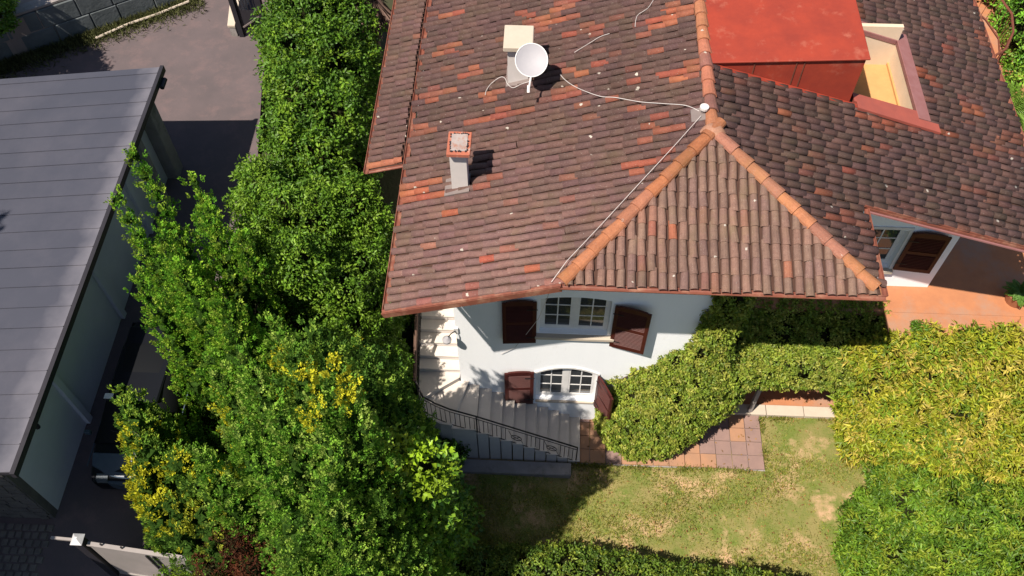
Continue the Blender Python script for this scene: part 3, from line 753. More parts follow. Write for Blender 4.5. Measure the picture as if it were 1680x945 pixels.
# outer stringer wall below railing
# railing
rp = [(1.12,yo+.03,G+.95),(.07,yo+.03,G+.95+RS*3.6),(-.8,yo+.03,G+.95+RS*6.6),(-1.38,yo+.03,G+.95+RS*8.6),(-2.0,yo+.07,G+.95+RS*10),(-2.33,yo+.14,G+.95+RS*10.7),(-2.63,9.99,G+.95+RS*11.3),(-2.83,10.33,G+.95+RS*12),(-2.88,11.1,G+.95+RS*13),(-2.88,12.2,G+.95+RS*17),(-2.88,13.5,.95)]
rail = MB(); rail.tube(rp, .022, 6); rl = rail.build('railing', m_iron, st)
MB().tube([(p[0]-.02,p[1],p[2]+.02) for p in rp[7:]], .045, 6).build('handrail', m_wood, rl)
def dz(p, h): return (p[0], p[1], p[2]-h)
MB().tube([dz(p, .14) for p in rp], .011, 4).build('top_bar', m_iron, rl)
MB().tube([dz(p, .83) for p in rp], .012, 4).build('bottom_bar', m_iron, rl)
P = [Vector(p) for p in rp]; acc = 0; bal = MB().tube([(0,0,-.69),(0,0,0)], .0085, 4).data('baluster', m_iron)
s_ = 0
for a, b in zip(P, P[1:]):
    L_ = (b-a).length; t = s_
    while t < L_:
        q = a+(b-a)*(t/L_); skip = (.70 < q.x < 1.0-.18 and False)
        inorn = (-.62 < q.x < -.22) or (.28 < q.x < .66)
        if not inorn or q.y > 10: link(bpy.data.objects.new('baluster', bal), rl, Matrix.Translation(q+Vector((0,0,-.14))))
        t += .125
    s_ = t-L_
for (x, ) in ((-.42,), (.47,)):
    k_ = (x-1.12)/(-1.05); zc = G+.95+RS*3.43*k_-.48
    orn = MB(); 
    orn.tube([(x+.13*math.cos(t), yo+.03, zc+.13*math.sin(t)+ -.6*.13*math.cos(t)*1.0) for t in [i*math.pi/8 for i in range(17)]], .010, 5, cap=False)
    orn.tube([(x-.12,yo+.03,zc+.13),(x+.12,yo+.03,zc-.13)], .009, 4); orn.tube([(x-.07,yo+.03,zc-.02),(x+.08,yo+.03,zc+.03)], .009, 4)
    orn.tube([(x-.19,yo+.03,zc+.4),(x-.12,yo+.03,zc+.12)], .008, 4); orn.tube([(x+.19,yo+.03,zc-.4),(x+.12,yo+.03,zc-.15)], .008, 4)
    orn.build('scroll_ornament', m_iron, rl)
for q in ((1.12,yo+.03,G+.95),(-1.38,yo+.03,G+.95+RS*8.6),(-2.83,10.33,G+.95+RS*12)):
    MB().tube([q, dz(q, .95)], .016, 6).build('post', m_iron, rl)
# low garden wall with a ledge at the foot of the stair
gw = tag(MB().box(-2.9, 1.0, 9.35, 9.70, G-.1, G+.16).build('garden_edging', m_conc, bevel=.02), 'grey concrete edging along the foot of the staircase', 'edging')

# ================================================================== GARAGE
gar = empty('garage', (-9.9, 6.6, 0), 'long grey garage with a standing seam sheet roof beside the driveway', 'garage')
gz = lambda x, y: 3.12+(x+9.40)*.13
GX0, GX1, GY0, GY1 = -15.2, -9.36, 6.15, 16.62
MB().prism([(GX0,GY0),(GX1,GY0),(GX1,GY1),(GX0,GY1)], lambda x,y: gz(x,y)-.12, lambda x,y: gz(x,y)-.02).build('roof', m_dark, gar)
groof = [c for c in bpy.data.objects if c.parent == gar][0]
ylines = [6.15,6.7,7.23,7.73,8.23,8.72,9.22,9.71,10.22,10.72,11.19,11.68,12.18,12.64,13.11,13.58,14.04,14.5,14.98,15.44,15.9,16.4,16.62]
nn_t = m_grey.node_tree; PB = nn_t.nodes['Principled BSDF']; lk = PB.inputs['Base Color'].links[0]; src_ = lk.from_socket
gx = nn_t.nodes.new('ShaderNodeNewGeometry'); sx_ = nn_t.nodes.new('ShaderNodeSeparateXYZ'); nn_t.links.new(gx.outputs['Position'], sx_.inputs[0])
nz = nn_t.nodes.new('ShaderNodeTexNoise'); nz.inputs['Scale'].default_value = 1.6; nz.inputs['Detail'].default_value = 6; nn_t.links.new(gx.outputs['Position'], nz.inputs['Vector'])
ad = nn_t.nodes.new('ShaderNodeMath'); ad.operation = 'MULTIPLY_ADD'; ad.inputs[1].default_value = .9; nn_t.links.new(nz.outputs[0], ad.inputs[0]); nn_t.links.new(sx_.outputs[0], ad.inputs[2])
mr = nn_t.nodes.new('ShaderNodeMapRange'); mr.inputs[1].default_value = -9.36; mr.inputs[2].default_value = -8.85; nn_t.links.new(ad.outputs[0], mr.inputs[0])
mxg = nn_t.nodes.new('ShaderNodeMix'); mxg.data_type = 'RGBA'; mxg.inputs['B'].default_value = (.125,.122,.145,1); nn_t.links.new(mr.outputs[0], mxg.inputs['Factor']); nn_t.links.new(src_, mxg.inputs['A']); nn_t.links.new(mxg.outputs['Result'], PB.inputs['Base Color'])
for a, b in zip(ylines, ylines[1:]):
    e = random.uniform(0,.004)
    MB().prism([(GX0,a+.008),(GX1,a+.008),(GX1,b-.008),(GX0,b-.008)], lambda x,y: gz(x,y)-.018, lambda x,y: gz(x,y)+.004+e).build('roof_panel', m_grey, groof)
sm_ = MB()
for a in ylines[1:-1]: sm_.prism([(GX0,a-.007),(GX1+.0,a-.007),(GX1,a+.007),(GX0,a+.007)], lambda x,y: gz(x,y)-.018, lambda x,y: gz(x,y)+.028)
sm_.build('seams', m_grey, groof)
MB().box(GX1+.002, GX1+.09, GY0-.03, GY1+.05, gz(GX1,0)-.16, gz(GX1,0)+.012).build('fascia', m_dark, gar)
MB().tube([(GX1+.12,GY1-.5,gz(GX1,0)-.2),(GX1+.12,GY1-.2,gz(GX1,0)-.2)], .06, 8).build('light_fitting', m_dark, gar)
rf = MB().box(-.5, -.03, -.035, .035, -.23, -.162).data('rafter_end', m_wood)
for i in range(22): link(bpy.data.objects.new('rafter_end', rf), gar, Matrix.Translation((GX1+.07, 6.5+i*.47, gz(GX1,0))))
mb = MB(); mb.box(-10.1, -9.93, 6.6, 16.2, -.1, 2.9); mb.box(-15, -10.1, 16.0, 16.2, -.1, 1.9); mb.build('wall', m_greywall, gar)
for y in (8.6, 11.35, 13.9): MB().box(-9.928, -9.84, y, y+.16, 0, 2.9).build('pilaster', m_greywall, gar)
MB().box(-10.0, -9.62, 15.75, 16.2, -.1, 2.86).build('corner_pillar', m_conc, gar, bevel=.02)
MB().box(-9.95, -9.7, 14.9, 15.1, -.1, 2.86).build('pillar', m_conc, gar, bevel=.02)
MB().tube([(-9.86,7.6,1.9),(-9.86,7.6,2.0)], .05, 8).build('wall_light', m_dark, gar)
# front gable wall of rough stone pieces
fwl = MB().box(-15, -9.93, 6.42, 6.598, -.1, 1.9).build('front_wall', m_stonew, gar)
# wall follows the roof slope
fwl.data.vertices.foreach_get
me = fwl.data
for v in me.vertices:
    if v.co.z > 1: v.co.z = gz(v.co.x, 0)-.13
sw = MB()
for r_ in range(14):
    x = -13.8+random.uniform(0,.2); z0 = .02+r_*.20
    while x < -9.98:
        w_ = random.uniform(.16,.42); x2 = min(x+w_, -9.94); d_ = random.uniform(.015,.045)
        if x2-x > .08 and z0+.19 < gz(x,0)-.15 and not ((x2 > -11.9 and x < -11.3) and 1.35 < z0 < 1.9):
            sw.hexa([(x+.01,6.42-d_,z0),(x2-.01,6.42-d_*.8,z0+.01),(x2-.01,6.44,z0),(x+.01,6.44,z0),(x+.015,6.42-d_,z0+.18),(x2-.012,6.42-d_*.9,z0+.185),(x2-.01,6.44,z0+.19),(x+.01,6.44,z0+.19)])
        x = x2+.005
o = sw.build('facing_stones', m_stonew, gar); o['kind'] = 'stuff'
MB().tube([(-11.4,6.40,1.75),(-11.4,6.36,1.75)], .13, 14).build('round_vent', m_dark, gar)

cb = MB()
for i in range(26):
    for k_ in range(11):
        x = -14.2+i*.17+(k_%2)*.08+random.uniform(-.01,.01); y = 4.55+k_*.165
        if x > -9.9-(6.4-y)*.0 : continue
        h = random.uniform(.02,.04); r_ = .072
        cb.hexa([(x-r_,y-r_,-.01),(x+r_,y-r_,-.01),(x+r_,y+r_,-.01),(x-r_,y+r_,-.01),(x-r_*.8,y-r_*.8,h),(x+r_*.8,y-r_*.8,h),(x+r_*.8,y+r_*.8,h),(x-r_*.8,y+r_*.8,h)])
o = cb.build('cobbles', m_stonew); o['kind'] = 'stuff'
# ================================================================== TOP LEFT: road, retaining wall, gate
tagS(MB().prism([(-40,4.0),(-18,19.3),(-15.45,20.2),(-11.0,23.3),(-6,26.8),(-6,60),(-40,60)], -.2, 1.2).build('road', m_road))
rw = empty('retaining_wall', (-13.5,21,0), 'retaining wall of large blue grey blocks below the road', 'wall')
A_ = Vector((-18.5,18.35,0)); B_ = Vector((-10.9,23.2,0)); dd = (B_-A_); Lw = dd.length; dd.normalize(); nn = Vector((dd.y,-dd.x,0))
MB().hexa([A_+Vector((0,0,-.1)), B_+Vector((0,0,-.1)), B_-nn*.4+Vector((0,0,-.1)), A_-nn*.4+Vector((0,0,-.1)), A_+Vector((0,0,1.19)), B_+Vector((0,0,1.19)), B_-nn*.4+Vector((0,0,1.19)), A_-nn*.4+Vector((0,0,1.19))]).build('wall_core', m_stonew, rw)
for row in range(2):
    t = -.3*row
    while t < Lw:
        l_ = random.uniform(.75,1.15); a = max(t,0)+.012; b = min(t+l_, Lw)-.012
        if b-a > .15:
            q = nn*random.uniform(.05,.09); z0 = .02+row*.62; z1 = z0+.60
            p0 = A_+dd*a; p1 = A_+dd*b
            MB().hexa([p0+q+Vector((0,0,z0)),p1+q+Vector((0,0,z0)),p1+Vector((0,0,z0)),p0+Vector((0,0,z0)),p0+q+Vector((0,0,z1)),p1+q+Vector((0,0,z1)),p1+Vector((0,0,z1)),p0+Vector((0,0,z1))]).build('stone_block', m_block, rw, bevel=.02)
        t += l_
MB().hexa([A_+nn*.02+Vector((0,0,1.265)), B_+nn*.02+Vector((0,0,1.265)), B_-nn*.35+Vector((0,0,1.265)), A_-nn*.35+Vector((0,0,1.265)), A_+nn*.02+Vector((0,0,1.33)), B_+nn*.02+Vector((0,0,1.33)), B_-nn*.35+Vector((0,0,1.33)), A_-nn*.35+Vector((0,0,1.33))]).build('coping', m_conc, rw)
rk = MB(); rk.bar((-24,16.2,1.22),(-11,25.6,1.22),.18,.14); tagS(rk.build('road_kerb', m_conclt))
tag(MB().tube([(-13.4,21.0,.10),(-12.6,21.65,.11),(-11.9,22.1,.10),(-11.0,22.75,.12)], .04, 7).build('pipe', m_conclt), 'pale pipe lying in the weeds below the retaining wall', 'pipe')
# tapering side wall with pale coping and the iron gate
sw_ = empty('side_wall', (-9.3,21.4,0), 'tapering pale coped wall beside the iron gate', 'wall')
MB().hexa([(-9.42,21.35,-.1),(-9.22,21.35,-.1),(-9.22,30,-.1),(-9.75,30,-.1),(-9.40,21.35,.35),(-9.24,21.35,.35),(-9.24,30,2.3),(-9.95,30,2.3)]).build('wall_body', m_conc, sw_)
MB().hexa([(-9.44,21.33,.352),(-9.22,21.33,.352),(-9.22,30,2.302),(-9.98,30,2.302),(-9.44,21.33,.42),(-9.22,21.33,.42),(-9.22,30,2.38),(-9.98,30,2.38)]).build('coping', m_conclt, sw_)
ga = empty('iron_gate', (-8.8,21.4,0), 'dark iron gate with a diagonal brace at the top of the driveway', 'gate')
for x in (-9.1, -8.32): MB().box(x-.07, x+.07, 21.32, 21.48, 0, 2.0).build('post', m_dark, ga)
fr = MB(); fr.box(-9.03,-8.39,21.38,21.42,.06,.14); fr.box(-9.03,-8.39,21.38,21.42,1.8,1.88); fr.box(-9.03,-8.97,21.38,21.42,.14,1.8); fr.box(-8.45,-8.39,21.38,21.42,.14,1.8)
fr.build('frame', m_dark, ga)
MB().bar((-8.98,21.36,.35),(-8.42,21.36,.75),.03,.04).build('brace', m_lead, ga)
MB().box(-8.97,-8.45,21.395,21.405,.14,.95).build('panel', m_dark, ga)
bl = MB().box(-.01,.01,21.39,21.41,.95,1.8).data('bar', m_dark)
for i in range(5): link(bpy.data.objects.new('bar', bl), ga, Matrix.Translation((-8.9+i*.1,0,0)))
sf = empty('slat_fence', (-7.6,21.8,0), 'weathered pinkish slat screen beside the iron gate', 'fence')
slm = MB().box(-.045,.045,-.012,.012,0,2.0).data('slat', m_straw)
for i in range(10):
    link(bpy.data.objects.new('slat', slm), sf, Matrix.Translation((-8.14+i*.105,21.75+.02*(i%2),0)))
rl_ = MB(); rl_.box(-8.2,-7.1,21.80,21.84,.4,.48); rl_.box(-8.2,-7.1,21.80,21.84,1.5,1.58); rl_.build('rail', m_straw, sf)

# ================================================================== BOTTOM LEFT GATE + CAR
bg_ = empty('driveway_gate', (-7.4,5.3,0), 'pale grey sheet metal driveway gate below the parked car', 'gate')
a = Vector((-8.2,5.35,0)); b = Vector((-6.0,5.12,0)); 
def gbox(m, a, b, z0, z1, t=.04): m.bar(a+Vector((0,0,(z0+z1)/2)), b+Vector((0,0,(z0+z1)/2)), t, z1-z0)
m = MB(); gbox(m, a, b, .06, 1.76, .04); m.build('panel', m_gate, bg_)
m = MB(); gbox(m, a+Vector((-.02,0,0)), b, 1.762, 1.81, .08); m.build('top_rail', m_gate, bg_)
m = MB(); gbox(m, a+Vector((0,-.03,0)), b+Vector((0,-.03,0)), .08, .16, .02); m.build('bottom_rail', m_gate, bg_)
m = MB()
for t in (.50,.56): q = a+(b-a)*t; m.box(q.x-.012,q.x+.012,q.y-.06,q.y-.03,.1,1.74)
for t in (.52,.60): q = a+(b-a)*t; m.box(q.x-.03,q.x+.03,q.y-.09,q.y-.03,.85,1.0)
m.build('latch', m_dark, bg_)
m = MB()
for t in (.12,.3,.66): q = a+(b-a)*t; m.box(q.x-.012,q.x+.012,q.y-.012,q.y+.012,1.81,1.90)
m.build('spike', m_dark, bg_)
gp = empty('gate_post', (-8.33,5.35,0), 'dark steel gate post with a bright cap left of the grey gate', 'post')
MB().box(-8.42,-8.26,5.28,5.44,0,1.98).build('shaft', m_dark, gp)
MB().hexa([(-8.45,5.25,1.98),(-8.23,5.25,1.98),(-8.23,5.47,1.98),(-8.45,5.47,1.98),(-8.36,5.34,2.07),(-8.32,5.34,2.07),(-8.32,5.38,2.07),(-8.36,5.38,2.07)]).build('cap', m_lamp, gp)
MB().bar((-8.45,5.36,1.95),(-8.85,5.38,1.95),.05,.05).build('arm', m_gate, gp)

def build_car():
    c = empty('parked_car', (-8.35, 8.9, 0), 'dark parked car in the garage shade half hidden by the conifers', 'car')
    hw_ = .84; x0 = -8.38
    # section along y (front at y = 7.05, towards the camera): y, z of top, half width scale
    prof = [(7.02,.42,.80),(7.06,.62,.90),(7.2,.74,.96),(7.6,.86,1.0),(7.95,.93,1.0),(8.5,.94,1.0),(9.6,.94,1.0),(10.4,.93,1.0),(10.75,.88,.97),(10.9,.6,.93),(10.92,.42,.88)]
    m = MB(); n = 9
    for (y, zt_, ws) in prof:
        w_ = hw_*ws
        pts = [(-w_*.96,.22),(-w_,.34),(-w_*1.0,.55),(-w_*.97,zt_*.86),(-w_*.86,zt_*.985),(0,zt_+.025),(w_*.86,zt_*.985),(w_*.97,zt_*.86),(w_,.55),(w_,.34),(w_*.96,.22)]
        for (x, z) in pts: m.v.append((x0+x, y, min(z, zt_+.03)))
    n = 11
    for i in range(len(prof)-1):
        for k_ in range(n-1): m.f.append((i*n+k_, i*n+k_+1, (i+1)*n+k_+1, (i+1)*n+k_))
    m.f.append(tuple(range(n-1,-1,-1))); m.f.append(tuple((len(prof)-1)*n+k_ for k_ in range(n)))
    body = m.build('body', m_car, c, smooth=True)
    m = MB(); cab = [(7.75,.93,.90),(8.45,1.38,.70),(8.9,1.45,.68),(9.8,1.44,.68),(10.35,1.30,.70),(10.72,.92,.86)]
    for (y, zt_, ws) in cab:
        w_ = hw_*ws
        for (x, z) in ((-hw_*.93,.9),(-w_,zt_-.05),(-w_*.7,zt_),(w_*.7,zt_),(w_,zt_-.05),(hw_*.93,.9)): m.v.append((x0+x, y if z > .91 else (y if y in (7.75,10.72) else y), z))
    for i in range(len(cab)-1):
        for k_ in range(5): m.f.append((i*6+k_, i*6+k_+1, (i+1)*6+k_+1, (i+1)*6+k_))
    m.build('cabin', mat('dark car glass', (.008,.009,.011), .5, (.008,.009,.011), 2, spec=.15), c, smooth=True)
    m = MB()
    for (y0_, y1_) in ((8.47,10.33),): m.prism([(x0-.55,y0_),(x0+.55,y0_),(x0+.56,y1_),(x0-.56,y1_)], lambda x,y: 1.40 if y < 9 else 1.33, lambda x,y: 1.475 if y < 9 else 1.40)
    m.build('roof', m_car, c, bevel=.03)
    arcp = [(x0-.80,7.30)]+[(x0+.80*math.sin(a_), 7.42-.46*math.cos(a_)) for a_ in np.linspace(-1.35,1.35,13)]+[(x0+.80,7.30)]
    MB().prism(arcp, .34, .60).build('bumper', m_carbump, c, bevel=.03)
    m = MB(); m.prism([(x0-.76,7.55),(x0-.74,7.3)]+[(x0+.70*math.sin(a_), 7.42-.34*math.cos(a_)) for a_ in np.linspace(-1.0,1.0,9)]+[(x0+.74,7.3),(x0+.76,7.55)], lambda x,y: .66+(y-7.1)*.42, lambda x,y: .71+(y-7.1)*.42); m.build('hood', m_carbump, c, bevel=.02)
    for s in (-1, 1):
        MB().hexa([(x0+s*.5-.12,7.02,.55),(x0+s*.5+.12,7.02,.55),(x0+s*.5+.12,7.12,.55),(x0+s*.5-.12,7.12,.55),(x0+s*.5-.12,7.04,.68),(x0+s*.5+.12,7.04,.68),(x0+s*.5+.12,7.16,.71),(x0+s*.5-.12,7.16,.71)]).build('headlight', m_lens, c)
        MB().box(x0+s*.95-.07,x0+s*.95+.07,7.92,8.0,.90,1.02).build('wing_mirror', m_carbump, c, bevel=.02)
        MB().bar((x0+s*.845,7.3,.75),(x0+s*.845,10.6,.78),.02,.02).build('side_strip', m_carbump, c)
        for y in (7.75, 10.15):
            t = MB().tube([(x0+s*.72,y,.31),(x0+s*.86,y,.31)], .31, 18).build('wheel', m_tyre, c)
            MB().tube([(x0+s*.855,y,.31),(x0+s*.87,y,.31)], .19, 12).build('rim', m_lens, t)
    MB().bar((x0-.4,7.95,1.12),(x0+.1,7.85,1.06),.012,.012).build('wiper', m_dark, c)
    MB().box(x0-.58,x0-.40,8.5,8.62,1.47,1.49).build('sticker', m_white, c)
build_car()

# ================================================================== VEGETATION
def unit(n): v = rng.normal(size=(n,3)); return v/np.linalg.norm(v, axis=1)[:,None]
def leaves(P, Nn, ax, ln, wd, col, fold=.25):
    """P base points, Nn normals, ax directions; returns verts/faces/colours arrays"""
    n = len(P); b = np.cross(Nn, ax); b /= np.linalg.norm(b, axis=1)[:,None]+1e-9
    nn_ = np.cross(ax, b)
    ln = ln[:,None]; wd = wd[:,None]
    V = np.empty((n,4,3)); V[:,0] = P; V[:,1] = P+ax*ln*.5+b*wd*.5+nn_*wd*fold; V[:,2] = P+ax*ln-nn_*ln*.12; V[:,3] = P+ax*ln*.5-b*wd*.5+nn_*wd*fold
    C = np.ones((n,4,4)); C[:,:,:3] = col[:,None,:]
    base = np.arange(n)[:,None]*4
    F = np.concatenate([base+np.array([0,1,2]), base+np.array([0,2,3])], 0)
    return V.reshape(-1,3), F, C.reshape(-1,4)
def sample_blobs(blobs, n, skinmin=.85):
    """points on the union surface of ellipsoids: (cx,cy,cz,rx,ry,rz)"""
    B = np.array(blobs); area = (B[:,3]*B[:,4]+B[:,4]*B[:,5]+B[:,3]*B[:,5]); k_ = rng.choice(len(B), size=int(n*2.2), p=area/area.sum())
    d = unit(len(k_)); P = B[k_,:3]+d*B[k_,3:6]
    Nn = d/B[k_,3:6]; Nn /= np.linalg.norm(Nn, axis=1)[:,None]
    keep = np.ones(len(P), bool)
    for i, b_ in enumerate(B):
        q = (((P-b_[:3])/b_[3:6])**2).sum(1); keep &= ~((q < .80) & (k_ != i))
    P, Nn, k_ = P[keep][:n], Nn[keep][:n], k_[keep][:n]
    return P, Nn, k_
def crown(name, parent, blobs, nclump, rc, nleaf, ln, wd, pal, mode='broad', mat_=None, zmin=None, depth=.25, gold=None, upw=0., core=True, corecol=(.012,.02,.008)):
    P, Nn, kb = sample_blobs(blobs, nclump)
    n = len(P); rcl = rng.uniform(rc*.6, rc*1.35, n)
    P = P - Nn*rng.uniform(-.3, 1, n)[:,None]*depth
    pal = np.array(pal); ci = rng.choice(len(pal), n); cc = pal[ci]*rng.uniform(.72, 1.25, n)[:,None]
    if gold is not None:
        for (gx, gy, gz_, gr, gc) in gold:
            q = np.linalg.norm(P-np.array([gx,gy,gz_]), axis=1)
            s_ = (rng.random(n) < np.clip(1.9-1.2*q/(gr*1.3), 0, .96)); cc[s_] = np.array(gc)*rng.uniform(.75, 1.2, s_.sum())[:,None]
    idx = np.repeat(np.arange(n), nleaf); m_ = len(idx)
    d = unit(m_); d = d+Nn[idx]*.7+np.array([0,0,upw]); d /= np.linalg.norm(d, axis=1)[:,None]
    rr = rng.uniform(.35, 1., m_)*rcl[idx]
    if mode == 'plume':       # sprays elongated along up/out axis
        axc = Nn*.45+np.array([0,0,1.0]); axc /= np.linalg.norm(axc, axis=1)[:,None]
        Q = P[idx]+d*(rr*.55)[:,None]+axc[idx]*(rng.uniform(-.7,1.0,m_)*rcl[idx]*1.1)[:,None]
        ax = axc[idx]*1.0+d*.8+unit(m_)*.35
    else:
        Q = P[idx]+d*rr[:,None]; ax = d*.5+unit(m_)*.8+np.array([0,0,-.1])
    ax /= np.linalg.norm(ax, axis=1)[:,None]
    nrm = d*1.0+unit(m_)*(.3 if mode == 'plume' else .5)+(np.array([-.25,-.25,.75]) if mode == 'plume' else np.array([0,0,.35]))
    L_ = ln*rng.uniform(.65,1.35,m_); W_ = wd*rng.uniform(.7,1.3,m_)
    col = cc[idx]*(rng.uniform(.85,1.15,m_) if mode == 'plume' else rng.uniform(.75,1.3,m_))[:,None]
    if zmin is not None:
        k2 = Q[:,2] > zmin; Q, nrm, ax, L_, W_, col = Q[k2], nrm[k2], ax[k2], L_[k2], W_[k2], col[k2]
    V, F, C = leaves(Q, nrm, ax, L_, W_, col)
    o = np_mesh(name, V, F, mat_ or lm, C, parent)
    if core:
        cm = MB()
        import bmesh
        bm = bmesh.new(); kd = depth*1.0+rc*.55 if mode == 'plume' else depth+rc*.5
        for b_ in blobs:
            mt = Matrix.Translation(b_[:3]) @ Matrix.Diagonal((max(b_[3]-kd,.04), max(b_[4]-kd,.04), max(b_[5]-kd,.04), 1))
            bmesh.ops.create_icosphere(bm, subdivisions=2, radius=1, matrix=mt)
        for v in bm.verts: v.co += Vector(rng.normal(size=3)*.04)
        me = bpy.data.meshes.new('crown_core'); bm.to_mesh(me); bm.free()  # solid blobs filling the crown behind the leaves
        me.materials.append(m_core2 if mode == 'plume' else m_core); oc = bpy.data.objects.new('crown_core', me); link(oc, parent, Matrix.Identity(4)); oc['kind'] = 'stuff'
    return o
m_core = mat('painted crown shade', (.012,.016,.006), 1.0, (.02,.018,.009), 8, spec=0)  # near-black core, the darkness between leaves is put into its colour
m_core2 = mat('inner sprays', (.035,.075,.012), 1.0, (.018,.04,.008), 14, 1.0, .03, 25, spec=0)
def trunk(parent, base, top, r0_, limbs, name='trunk'):
    base = Vector(base); top = Vector(top); m = MB(); mid = (base+top)/2+Vector((random.uniform(-.1,.1),random.uniform(-.1,.1),0))
    m.tube([base, base+(mid-base)*.5, mid, mid+(top-mid)*.5, top], r0_, 8, r1=r0_*.25)
    for l in limbs:
        t = random.uniform(.3,.8); p_ = base+(top-base)*t; q = Vector(l); m.tube([p_, (p_+q)/2+Vector((0,0,.1)), q], r0_*.4, 5, r1=r0_*.08)
    return m.build(name, m_bark, parent, smooth=True)
GR_D = [(.16,.36,.03),(.21,.42,.035),(.12,.30,.03),(.27,.45,.04),(.33,.46,.06)]
GR_M = [(.10,.21,.018),(.085,.18,.018),(.15,.26,.022),(.065,.145,.018)]
GR_Y = [(.26,.30,.022),(.32,.33,.028),(.20,.27,.022),(.36,.34,.035),(.14,.22,.02),(.40,.33,.06)]
GR_H = [(.19,.26,.03),(.24,.29,.038),(.14,.21,.026),(.29,.31,.055)]
GOLD = (.56,.55,.035)
def clear_sun(blobs, targets, margin=.12):
    out = []; sd = np.array(SUN)
    for b in blobs:
        r = np.array(b[3:6])+margin; ok = True
        for t in targets:
            o = (np.array(t)-np.array(b[:3]))/r; d = sd/r; A2 = d@d; B2 = o@d; C2 = o@o-1
            if B2*B2-A2*C2 > 0 and -B2 > 0: ok = False; break
        if ok: out.append(b)
    return out
LIT = [(x, y, z) for x in (-2.25,-1.95) for y, z in ((11.2,-1.6),(11.6,-1.3),(12.1,-1.0),(12.6,-.7),(13.1,-.4))] + [(x, 11, z) for x, z in ((.1,-.3),(.1,.5),(.9,-.7),(.9,.3),(1.7,-1.0),(1.7,0),(2.6,-.8),(2.6,.3))] + [(-1.5,11,1.0)]
def chain(p, q, r_a, r_b, n, squash=1.0):
    n = int(n*2.2)
    p = np.array(p, float); q = np.array(q, float); out = []
    for i in range(n):
        t = i/(n-1) if n > 1 else 0; c = p+(q-p)*t; r_ = r_a+(r_b-r_a)*t
        out.append((*(c+rng.normal(size=3)*r_*.12), r_, r_, r_*1.35*squash))
    return out
def surf(px, py, blobs, r, c):
    d = np.array(ray(px, py)); best = 1e9
    for b in blobs:
        o = (np.array((0,0,H))-np.array(b[:3]))/np.array(b[3:6]); dd_ = d/np.array(b[3:6])
        A2 = dd_@dd_; B2 = o@dd_; C2 = o@o-1; D = B2*B2-A2*C2
        if D > 0: best = min(best, (-B2-math.sqrt(D))/A2)
    if best > 1e8: best = (4.2-H)/d[2]
    p = np.array((0,0,H))+d*best
    return (p[0], p[1], p[2], r, c)
def ctr(px, py, z, dz=0): p = at_z(px, py, z); return (p.x, p.y, z)

# --- tall thuja group (left)
t1 = empty('conifer', (-6.3,9.0,-2.6), 'tall dark thuja of several pointed plumes reaching over the garage roof edge', 'conifer tree')
bl_ = []
tips = [((225,258),6.0,.30),((192,330),5.4,.32),((320,300),5.6,.34),((345,345),5.2,.35),((270,390),5.0,.45),((395,390),4.6,.35),((300,450),5.0,.5),((365,500),5.0,.55),((230,470),4.6,.42)]
for (px_, zt_, rt) in tips:
    tp = np.array(ctr(*px_, zt_)); bs = np.array((-6.2,8.9,zt_-6.5)); bs[:2] = tp[:2]+(np.array((-5.8,8.7))-tp[:2])*.35
    bl_ += chain(bs, tp, rt*2.2, rt*.42, 7)
bl_ = clear_sun(bl_, LIT)
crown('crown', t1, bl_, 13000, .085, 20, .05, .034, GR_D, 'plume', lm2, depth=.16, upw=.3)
trunk(t1, (-6.2,8.9,-2.8), (-6.4,9.6,3.4), .16, [b[:3] for b in bl_[5::40]])
# --- second thuja mass, centre
t2 = empty('conifer', (-4.9,7.6,-3.4), 'broad green conifer mass in the middle of the left trees with golden tips', 'conifer tree')
bl_ = []
for (px_, zt_, rt) in [((420,470),5.6,.42),((450,530),5.8,.45),((400,590),6.2,.5),((340,590),5.8,.45),((450,670),6.8,.5),((520,690),7.2,.5),((380,690),6.2,.5),((430,770),6.4,.5),((520,790),6.4,.5),((330,750),5.4,.45),((500,620),7.4,.42),((548,598),7.9,.38),((560,650),7.2,.42),((480,570),6.2,.4),((590,560),4.2,.3),((595,700),6.6,.4)]:
    tp = np.array(ctr(*px_, zt_)); bs = tp+np.array((.05,.1,-6.2)); bl_ += chain(bs, tp, rt*2.0, rt*.3, 6)
bl_ = clear_sun(bl_, LIT)
gd = [surf(x, y, bl_, r_, GOLD) for x, y, r_ in ((535,590,.45),(560,580,.38),(545,625,.42),(505,630,.4),(475,645,.34),(575,565,.28),(465,500,.28),(475,520,.2),(325,695,.34),(345,730,.36),(360,740,.3),(460,590,.16),(360,715,.3),(520,605,.35))]
crown('crown', t2, bl_, 17000, .085, 20, .05, .034, [(.17,.36,.035),(.21,.40,.045),(.13,.30,.035),(.28,.44,.06),(.33,.45,.09)], 'plume', lm2, depth=.2, gold=gd, upw=.3)
trunk(t2, (-4.7,7.4,-3.5), (-4.2,7.6,3), .2, [b[:3] for b in bl_[5::45]])
